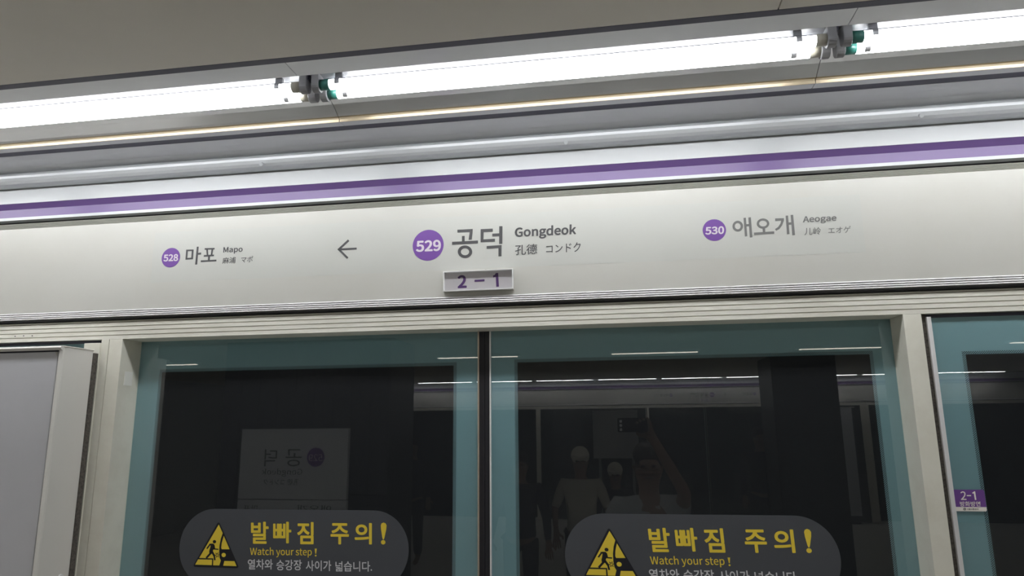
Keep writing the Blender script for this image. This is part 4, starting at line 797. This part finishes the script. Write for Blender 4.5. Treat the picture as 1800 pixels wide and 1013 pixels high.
def copy_tree(o, parent=None):
    c_ = o.copy()
    COL.objects.link(c_)
    if parent is not None:
        c_.parent = parent
        c_.matrix_parent_inverse = o.matrix_parent_inverse.copy()
    for ch in list(o.children):
        copy_tree(ch, c_)
    return c_
cs1, xl, xr, zt_ = caution()
xl2, xr2 = at(992, 955, YS).x, at(1477.5, 970, YS).x
zt2 = at(1227, 905, YS).z
dx = ((xl2 + xr2) - (xl + xr)) / 2
cs2 = copy_tree(cs1)
cs2.location = cs1.location + Vector((dx, 0, zt2 - zt_))
cs2['label'] = 'charcoal rounded caution sticker on the right glass door, bottom line cropped by frame'

# ================================================================== PURPLE 2-1 LABEL
PS = thing('direction_label', 'small purple 2-1 label with white footer on the teal glass edge at right', 'label', at(1705, 880, YP))
ZZ = (1640, 840, 12.67)
yl = YP - 0.0010
g = Plate(yl, *ZZ)
tl, tr, br, bl = [g.P(q_) for q_ in ((438, 268), (1138, 270), (1203, 755), (497, 750))]
X0, X1, Z1, Z0 = (tl.x + bl.x) / 2, (tr.x + br.x) / 2, (tl.z + tr.z) / 2, (bl.z + br.z) / 2
ZM = (g.P((490, 652)).z + g.P((1190, 658)).z) / 2
MB().poly_prism(rounded(X0, X1, Z0, Z1, 0.004, yl, 6), (0, 0.0009, 0)).build('label_body', M['purple_plate'], PS)
ft = rounded(X0 + 0.0002, X1 - 0.0002, Z0 + 0.0002, ZM, 0.0038, yl, 6)
ft = [Vector((q_.x, q_.y, q_.z)) for q_ in ft]
n_ = 7
foot = [Vector((X1 - 0.0002, yl, ZM)), Vector((X0 + 0.0002, yl, ZM))] + ft[2 * n_:]
MB().poly_prism(foot, (0, -0.0004, 0)).build('white_footer', M['label_white'], PS)
g = Plate(yl, *ZZ, t=0.0004)
g.text('2', (606, 305), (728, 306), (745, 497), (622, 497), bold=0.004).poly([(750, 388), (846, 388), (850, 413), (753, 413)])
g.poly([(915, 306), (938, 306), (965, 495), (933, 496), (910, 348), (878, 355), (874, 330), (900, 322)])
g.text('방화방면', (595, 528), (1050, 530), (1058, 640), (603, 642), bold=0.01)
g.build('label_text', M['label_white'], PS)
g = Plate(yl - 0.0004, *ZZ, t=0.0003)
g.ring((705, 700), (32, 30), (22, 20)).disc((705, 700), 13)
g.text('서울교통공사', (755, 681), (1012, 683), (1016, 724), (757, 722), bold=0.02)
g.build('footer_text', M['ink'], PS)

# ================================================================== FAR SIDE OF THE PLATFORM (seen mirrored in the doors)
TURN = Matrix.Translation((1.264, YOPP + YF, 0)) @ Matrix.Rotation(pi, 4, 'Z')
bpy.context.view_layer.update()
relabel = {'door_header': 'far white header panel, seen only mirrored in the door glass'}
for o in list(NEAR):
    c_ = copy_tree(o)
    c_.matrix_world = TURN @ o.matrix_world
    if 'label' in c_:
        c_['label'] = 'far platform ' + o.name.split('.')[0].replace('_', ' ') + ' seen only mirrored in the door glass'
    for ch_ in c_.children:
        if ch_.name.startswith(('teal_border', 'dotted_fringe')):
            ch_.data = ch_.data.copy(); ch_.data.materials[0] = M['pillar2']
    if 'group' not in c_: c_['group'] = 'x'
    if o.name.startswith('door_1'): c_.name = 'door_3'
    if o.name.startswith('door_2'): c_.name = 'door_4'
    if o.name.startswith('window_1'): c_.name = 'window_3'
    if o.name.startswith('window_2'): c_.name = 'window_4'
    if o.name.startswith('trim_'): c_.name = 'trim_%d' % (int(o.name[5]) + 4)
    if 'group' in c_: c_['group'] = 'far platform ' + o.name.split('.')[0].replace('_', ' ') + ' run'

# mirrored platform ceiling lamps, plus an unseen overhead row added as fill
def mirrored(u, v, yv):
    """real place of what shows in the glass at (u, v), yv metres behind it in the mirror"""
    q_ = at(u, v, yv)
    return Vector((q_.x, 2 * YG - yv, q_.z))
pa, pb = mirrored(1075, 613, 8.0), mirrored(1225, 611, 8.0)
wlamp = pb.x - pa.x
for k in range(-3, 4):
    for yy, nm in ((-4.2, 'near'), (-0.7, 'overhead')):
        xx = pa.x + k * 2.08
        o = thing('platform_lamp', 'added fill lamp over the camera, outside the frame' if nm == 'overhead' else 'warm linear ceiling lamp behind the camera, mirrored high in the door glass', 'ceiling lamp', (xx + wlamp / 2, yy, ZC), 'added fill lamps over the camera' if nm == 'overhead' else 'ceiling lamps mirrored in the door glass')
        MB().box(xx - 0.03, xx + wlamp + 0.03, yy - 0.06, yy + 0.06, ZC - 0.03, ZC - 0.0005).build('lamp_housing', M['boxframe'], o)
        MB().box(xx, xx + wlamp, yy - (0.05 if nm == 'overhead' else 0.035), yy + (0.05 if nm == 'overhead' else 0.035), ZC - 0.035, ZC - 0.0302).build('lamp_diffuser', M['lamp2' if nm == 'overhead' else 'lamp'], o)

# tiled pillar with the station sign
YV = 6.0
a = mirrored(425, 755, YV); b2 = mirrored(612, 752, YV)
px0 = mirrored(395, 800, YV + 0.15).x; px_1 = mirrored(688, 800, YV + 0.15).x
ypf = 2 * YG - YV - 0.06
pil = thing('tiled_pillar', 'dark tiled pillar carrying the station sign, seen mirrored in left door', 'pillar', ((px0 + px_1) / 2, ypf - 0.4, 0))
tb = MB(); nn = 9
wd = (px_1 - px0) / nn
for i in range(nn):
    for (z0, z1) in ((0, 0.6), (0.606, 1.25), (1.256, 1.65), (1.656, 2.12), (2.126, ZC - 0.002)):
        tb.box(px0 + i * wd + 0.002, px0 + (i + 1) * wd - 0.002, ypf - 0.02, ypf, z0, z1)
tb.build('tile_face', M['pillar'], pil)
MB().box(px0, px_1, ypf - 0.75, ypf - 0.02, 0, ZC - 0.002).build('pillar_core', M['pillar2'], pil)
ySg = ypf + 0.05
sb = thing('station_sign', 'white station sign reading Gongdeok on the dark pillar, seen mirrored in left door', 'sign', ((a.x + b2.x) / 2, ypf, 1.6))
zt3 = a.z; zb3 = zt3 - 1.05; zsp = mirrored(515, 879, YV).z
MB().box(a.x, b2.x, ypf, ySg, zsp + 0.004, zt3).build('upper_board', M['board'], sb)
MB().box(a.x, b2.x, ypf, ySg, zb3, zsp - 0.004).build('lower_board', M['board'], sb)
class Back:
    """lettering on a board that faces the glass doors"""
    def __init__(self, y): self.y = y; self.mb = MB()
    def text(self, s, u0, v0, u1, v1, bold=0.0):
        p0 = mirrored(u0, v0, 2 * YG - self.y); p1 = mirrored(u1, v1, 2 * YG - self.y)
        cu = text_curve(s, bold)
        ob = bpy.data.objects.new('t', cu); COL.objects.link(ob)
        me = bpy.data.meshes.new_from_object(ob.evaluated_get(bpy.context.evaluated_depsgraph_get()))
        xs = [v.co.x for v in me.vertices]; ys = [v.co.y for v in me.vertices]
        vs = []
        for v in me.vertices:
            fa = (v.co.x - min(xs)) / (max(xs) - min(xs)); fb = (v.co.y - min(ys)) / (max(ys) - min(ys))
            vs.append(self.mb.bm.verts.new((p1.x + (p0.x - p1.x) * fa, self.y + 0.001, p1.z + (p0.z - p1.z) * fb)))
        for f in me.polygons:
            try: self.mb.bm.faces.new([vs[i] for i in f.vertices])
            except ValueError: pass
        COL.objects.unlink(ob); bpy.data.objects.remove(ob); bpy.data.curves.remove(cu); bpy.data.meshes.remove(me)
        return self
bk = Back(ySg)
bk.text('덕', 466, 790, 486, 820, 0.02).text('공', 503, 790, 530, 820, 0.02)
bk.text('Gongdeok', 461, 824, 531, 838, 0.01).text('孔德 コンドク', 464, 842, 524, 853)
bk.mb.build('station_name', M['ink'], sb)
cpt = mirrored(555, 804, 2 * YG - ySg)
bd = MB().poly_prism([(cpt.x + 0.085 * cos(2 * pi * k / 40), ySg, cpt.z + 0.085 * sin(2 * pi * k / 40)) for k in range(40)], (0, 0.001, 0)).build('line_badge', M['purple_plate'], sb)
bk = Back(ySg + 0.001); bk.text('529', 543, 799, 567, 811, 0.02); bk.mb.build('badge_number', M['white_ink'], bd)
bk = Back(ySg); bk.text('마포', 428, 888, 452, 900, 0.02).text('애오개', 524, 888, 582, 900, 0.02); bk.mb.build('neighbour_names', M['ink'], sb)

# second dark pillar and white notice board farther back
yv = 9.0
qa, qb = mirrored(1364, 760, yv), mirrored(1481, 760, yv)
o = thing('dark_pillar', 'dark square pillar, seen mirrored near the right edge of right door', 'pillar', ((qa.x + qb.x) / 2, 2 * YG - yv - 0.4, 0))
MB().box(qa.x, qb.x, 2 * YG - yv - 0.8, 2 * YG - yv, 0, ZC - 0.002).build('pillar_shaft', M['pillar2'], o)
qa, qb = mirrored(1041, 722, 11.5), mirrored(1124, 806, 11.5)
o = thing('notice_board', 'white notice board behind the photographer, seen mirrored in right door', 'board', ((qa.x + qb.x) / 2, qa.y, 0))
MB().box(qa.x, qb.x, qa.y - 0.04, qa.y, qb.z, qa.z).build('board_panel', M['board'], o)
for xx in (qa.x + 0.1, qb.x - 0.1):
    MB().box(xx - 0.02, xx + 0.02, qa.y - 0.035, qa.y - 0.005, 0, qb.z).build('leg', M['clip'], o)

# ================================================================== PEOPLE (mirrored in the doors)
def skin_mesh(name, chains, m, parent, root=(0, 0), sub=2):
    """chains: list of lists of (x, y, z, r); equal points are shared"""
    verts, rad, edges, idx = [], [], [], {}
    for ch in chains:
        prev = None
        for (x_, y_, z_, r_) in ch:
            key = (round(x_, 4), round(y_, 4), round(z_, 4))
            if key not in idx:
                idx[key] = len(verts); verts.append((x_, y_, z_)); rad.append(r_ if isinstance(r_, tuple) else (r_, r_))
            i = idx[key]
            if prev is not None and prev != i: edges.append((prev, i))
            prev = i
    me = bpy.data.meshes.new(name)
    me.from_pydata(verts, edges, [])
    o = bpy.data.objects.new(name, me)
    link(o, parent)
    md = o.modifiers.new('skin', 'SKIN'); md.use_smooth_shade = True
    if not me.skin_vertices: me.attributes  # layer is made with the modifier
    sv = me.skin_vertices[0].data
    for i, r_ in enumerate(rad): sv[i].radius = r_; sv[i].use_root = (i == 0)
    sd = o.modifiers.new('sub', 'SUBSURF'); sd.levels = sub; sd.render_levels = sub
    me.materials.append(m)
    return o

def ellipsoid(mb, c, r, seg=20, rings=12, zmin=-1.0, yz=None):
    vs = []
    for i in range(rings + 1):
        ph = -pi / 2 + pi * i / rings
        zz = max(sin(ph), zmin)
        cr = cos(ph) if sin(ph) >= zmin else math.sqrt(1 - zmin * zmin) * (i / max(1, rings) * 0.5)
        row = []
        for k in range(seg):
            th = 2 * pi * k / seg
            row.append(mb.bm.verts.new((c[0] + r[0] * cr * cos(th), c[1] + r[1] * cr * sin(th), c[2] + r[2] * zz)))
        vs.append(row)
    for i in range(rings):
        for k in range(seg):
            j = (k + 1) % seg
            mb.bm.faces.new((vs[i][k], vs[i][j], vs[i + 1][j], vs[i + 1][k]))
    bmesh.ops.remove_doubles(mb.bm, verts=mb.bm.verts, dist=1e-5)

def hand(base, d, up, side, size=1.0, curl=0.5, thumb=1):
    """palm and five fingers as chains; d finger direction, up palm normal, side toward the thumb"""
    d, up, side = Vector(d).normalized(), Vector(up).normalized(), Vector(side).normalized()
    base = Vector(base); ch = []
    palm = base + d * 0.045 * size
    ch.append([(*base, 0.026), (*palm, (0.034, 0.018))])
    for i, (off, ln) in enumerate(((0.030, 0.070), (0.010, 0.078), (-0.010, 0.072), (-0.029, 0.056))):
        k0 = base + d * 0.088 * size + side * off * size
        dd = d; p_ = k0; c_ = [(*palm, (0.034, 0.018)), (*k0, 0.0095)]
        for s in range(3):
            dd = (dd - up * curl * 0.8).normalized()
            p_ = p_ + dd * ln * size / 3
            c_.append((*p_, 0.0085 - 0.0008 * s))
        ch.append(c_)
    t0 = base + d * 0.03 * size + side * 0.034 * size
    t1_ = t0 + (d * 0.6 + side * 0.7 - up * 0.3).normalized() * 0.032 * size
    t2_ = t1_ + (d * 0.9 + side * 0.1 - up * 0.5 * curl).normalized() * 0.026 * size
    ch.append([(*base, 0.026), (*t0, 0.013), (*t1_, 0.011), (*t2_, 0.009)])
    return ch

def person(label, x, y, h, shirt, arm_r, arm_l, hat=None, facing=1, hands=True, sleeves=0.5, hair=True, trousers='trousers'):
    """standing person facing +y when facing = 1; arm_*: (elbow, wrist) relative to the feet point"""
    P = thing('person', label, 'person', (x, y, 0), None)
    k = h / 1.72; f = facing
    def q(a, b, c_, r=0.05):
        if isinstance(r, tuple): r = (r[0] * k, r[1] * k)
        else: r = r * k
        return (x + a * k, y + b * k * f, c_ * k, r)
    def v(t, r): return (x + t[0], y + t[1], t[2], r * k)
    pel = q(0, 0, 0.93, (0.15, 0.11)); wst = q(0, 0, 1.08, (0.135, 0.10)); chs = q(0, 0, 1.27, (0.16, 0.11)); nb = q(0, -0.01, 1.42, (0.07, 0.07))
    nk = q(0, 0.0, 1.48, 0.055); h0 = q(0, 0.02, 1.55, (0.068, 0.078)); h1 = q(0, 0.02, 1.62, (0.076, 0.092)); h2 = q(0, 0.01, 1.67, (0.066, 0.080))
    ch = [[pel, wst, chs, nb, nk, h0, h1, h2]]
    face_n = q(0, 0.105, 1.59, 0.012)
    ch.append([h1, q(0, 0.085, 1.60, 0.02), face_n])
    for s in (-1, 1):
        ch.append([h0, q(0.075 * s, 0.01, 1.59, 0.014), q(0.083 * s, 0.0, 1.61, 0.012)])
        ch.append([pel, q(0.09 * s, 0, 0.86, 0.085), q(0.10 * s, 0.01, 0.48, 0.056), q(0.10 * s, -0.01, 0.28, 0.050), q(0.10 * s, -0.02, 0.08, 0.038), q(0.105 * s, 0.10, 0.035, 0.036), q(0.105 * s, 0.17, 0.028, 0.028)])
    sh = []
    for s, arm in ((1, arm_r), (-1, arm_l)):
        sho = q(0.185 * s, -0.01, 1.38, 0.055)
        e, w2 = arm[0], arm[1]
        mid = tuple((sho[i] + (x, y, 0)[i] + e[i]) / 2 for i in range(3))
        cc = [chs, sho, (*mid, 0.044 * k), v(e, 0.038), v(tuple((e[i] + w2[i]) / 2 for i in range(3)), 0.033), v(w2, 0.024)]
        ch.append(cc); sh.append(cc)
        if hands:
            dd = (Vector(w2) - Vector(e)).normalized()
            upv = Vector(arm[2]) if len(arm) > 2 else Vector((0, 1, 0))
            sd = dd.cross(upv) * (1 if len(arm) < 4 else arm[3])
            hc = hand(Vector((x, y, 0)) + Vector(w2), dd, upv, sd)
            hc[0][0] = cc[-1]; hc[-1][0] = cc[-1]
            ch += hc
    skin_mesh('body', ch, M['skin'], P)
    g_ = 1.16
    def fat(t, a=g_): return (t[0], t[1], t[2], (t[3][0] * a, t[3][1] * a) if isinstance(t[3], tuple) else t[3] * a)
    sc_ = [[fat(q(0, 0, 0.88, (0.155, 0.115))), fat(pel), fat(wst), fat(chs), fat(q(0, -0.01, 1.40, (0.09, 0.085)), 1.05)]]
    for cc in sh: sc_.append([fat(chs)] + [fat(t, 1.28) for t in cc[1:(6 if sleeves > 0.9 else 4 if sleeves > 0.6 else 3)]])
    skin_mesh('shirt', sc_, M[shirt], P)
    tr_ = [[fat(q(0, 0, 0.95, (0.15, 0.11)), 1.1)] + [fat(q(0.095 * s, 0, 0.84, 0.09), 1.15), fat(q(0.10 * s, 0.01, 0.48, 0.065), 1.2), fat(q(0.10 * s, -0.02, 0.10, 0.055), 1.2)] for s in (-1, 1)]
    skin_mesh('trousers', tr_, M[trousers], P)
    # face: eyes and mouth
    hx, hy = x, y + 0.02 * k * f
    for s in (-1, 1):
        e = MB(); ellipsoid(e, (x + 0.031 * k * s, y + 0.098 * k * f, 1.615 * k), (0.013 * k, 0.010 * k, 0.008 * k), 12, 8)
        e.build('eye', M['hair'], P, smooth=True)
    e = MB(); ellipsoid(e, (x, y + 0.094 * k * f, 1.548 * k), (0.024 * k, 0.010 * k, 0.006 * k), 12, 6)
    e.build('mouth', M['pillar'], P, smooth=True)
    if hair:
        e = MB(); ellipsoid(e, (x, y - 0.018 * k * f, 1.675 * k), (0.086 * k, 0.100 * k, 0.078 * k), 24, 14)
        e.build('hair', M['hair'], P, smooth=True)
    if hat:
        e = MB(); ellipsoid(e, (x, y + 0.0 * f, 1.668 * k), (0.098 * k, 0.115 * k, 0.100 * k), 24, 14)
        c_ = MB().bm
        br_ = [(x + 0.085 * k * cos(t), y + f * (0.07 * k + 0.115 * k * sin(t)), 1.665 * k - 0.02 * k * sin(t)) for t in [pi * i / 12 for i in range(13)]]
        e.poly_prism(br_, (0, 0, 0.006))
        e.build('cap', M[hat], P, smooth=False)
    return P

# the photographer: head low behind the raised phone, right arm up
hp = mirrored(1138, 806, 4.22)
elb = mirrored(1204, 868, 4.08); wri = mirrored(1146, 768, 3.86)
hx, hy = hp.x, hp.y
rel = lambda v_: (v_.x - hx, v_.y - hy, v_.z)
person('man in pale shirt raising a phone overhead, mirrored in the right door', hx, hy, 1.73, 'shirt',
       (rel(elb), rel(wri), (0, -1, 0.2), -1), ((-0.30, 0.02, 1.12), (-0.33, 0.10, 0.90)), hair=True, sleeves=0.5)
ph = thing('phone', 'black phone held up in landscape, mirrored above the photographer', 'phone', (0.05, -0.012, CAMZ))
MB().poly_prism([(q_.x, -0.016, q_.z) for q_ in rounded(-0.018, 0.142, CAMZ - 0.058, CAMZ + 0.018, 0.009, 0)], (0, 0.008, 0)).build('phone_body', M['phone'], ph)
for cz in (0.0, -0.022, -0.044):
    MB().cyl((0.0, -0.008, CAMZ + cz), (0.0, -0.0055, CAMZ + cz), 0.0075, 20).build('lens_ring', M['chrome'], ph)

hp = mirrored(1021, 845, 6.9)
person('man in white cap and cream polo shirt, mirrored in the right door', hp.x, hp.y, 1.60, 'polo', ((0.26, 0.02, 1.05), (0.24, 0.15, 0.85)), ((-0.26, 0.02, 1.05), (-0.24, 0.15, 0.85)), hat='cap', sleeves=0.7)
hp = mirrored(1082, 893, 6.7)
person('short person in white cap behind the man in the polo, mirrored low in right door', hp.x, hp.y - 0.75, 1.42, 'dark_cloth', ((0.22, 0.02, 0.85), (0.20, 0.12, 0.70)), ((-0.22, 0.02, 0.85), (-0.20, 0.12, 0.70)), hat='cap', sleeves=1.0)
hp = mirrored(725, 800, 9.5)
person('person in dark clothes walking, mirrored at right of the left door', hp.x, hp.y, 1.66, 'dark_cloth', ((0.25, 0.02, 1.08), (0.27, 0.12, 0.86)), ((-0.25, 0.02, 1.08), (-0.27, 0.12, 0.86)), sleeves=1.0)
hp = mirrored(1335, 780, 10.0)
person('person in black clothes standing beside the dark pillar, mirrored in right door', hp.x, hp.y, 1.75, 'dark_cloth', ((0.25, 0.02, 1.08), (0.27, 0.12, 0.86)), ((-0.25, 0.02, 1.08), (-0.27, 0.12, 0.86)), sleeves=1.0)
hp = mirrored(915, 900, 6.6)
person('person in dark brown top, mirrored at far left of the right door', hp.x, hp.y, 1.58, 'dark_cloth', ((0.25, 0.02, 1.0), (0.27, 0.12, 0.80)), ((-0.25, 0.02, 1.0), (-0.27, 0.12, 0.80)), sleeves=1.0)
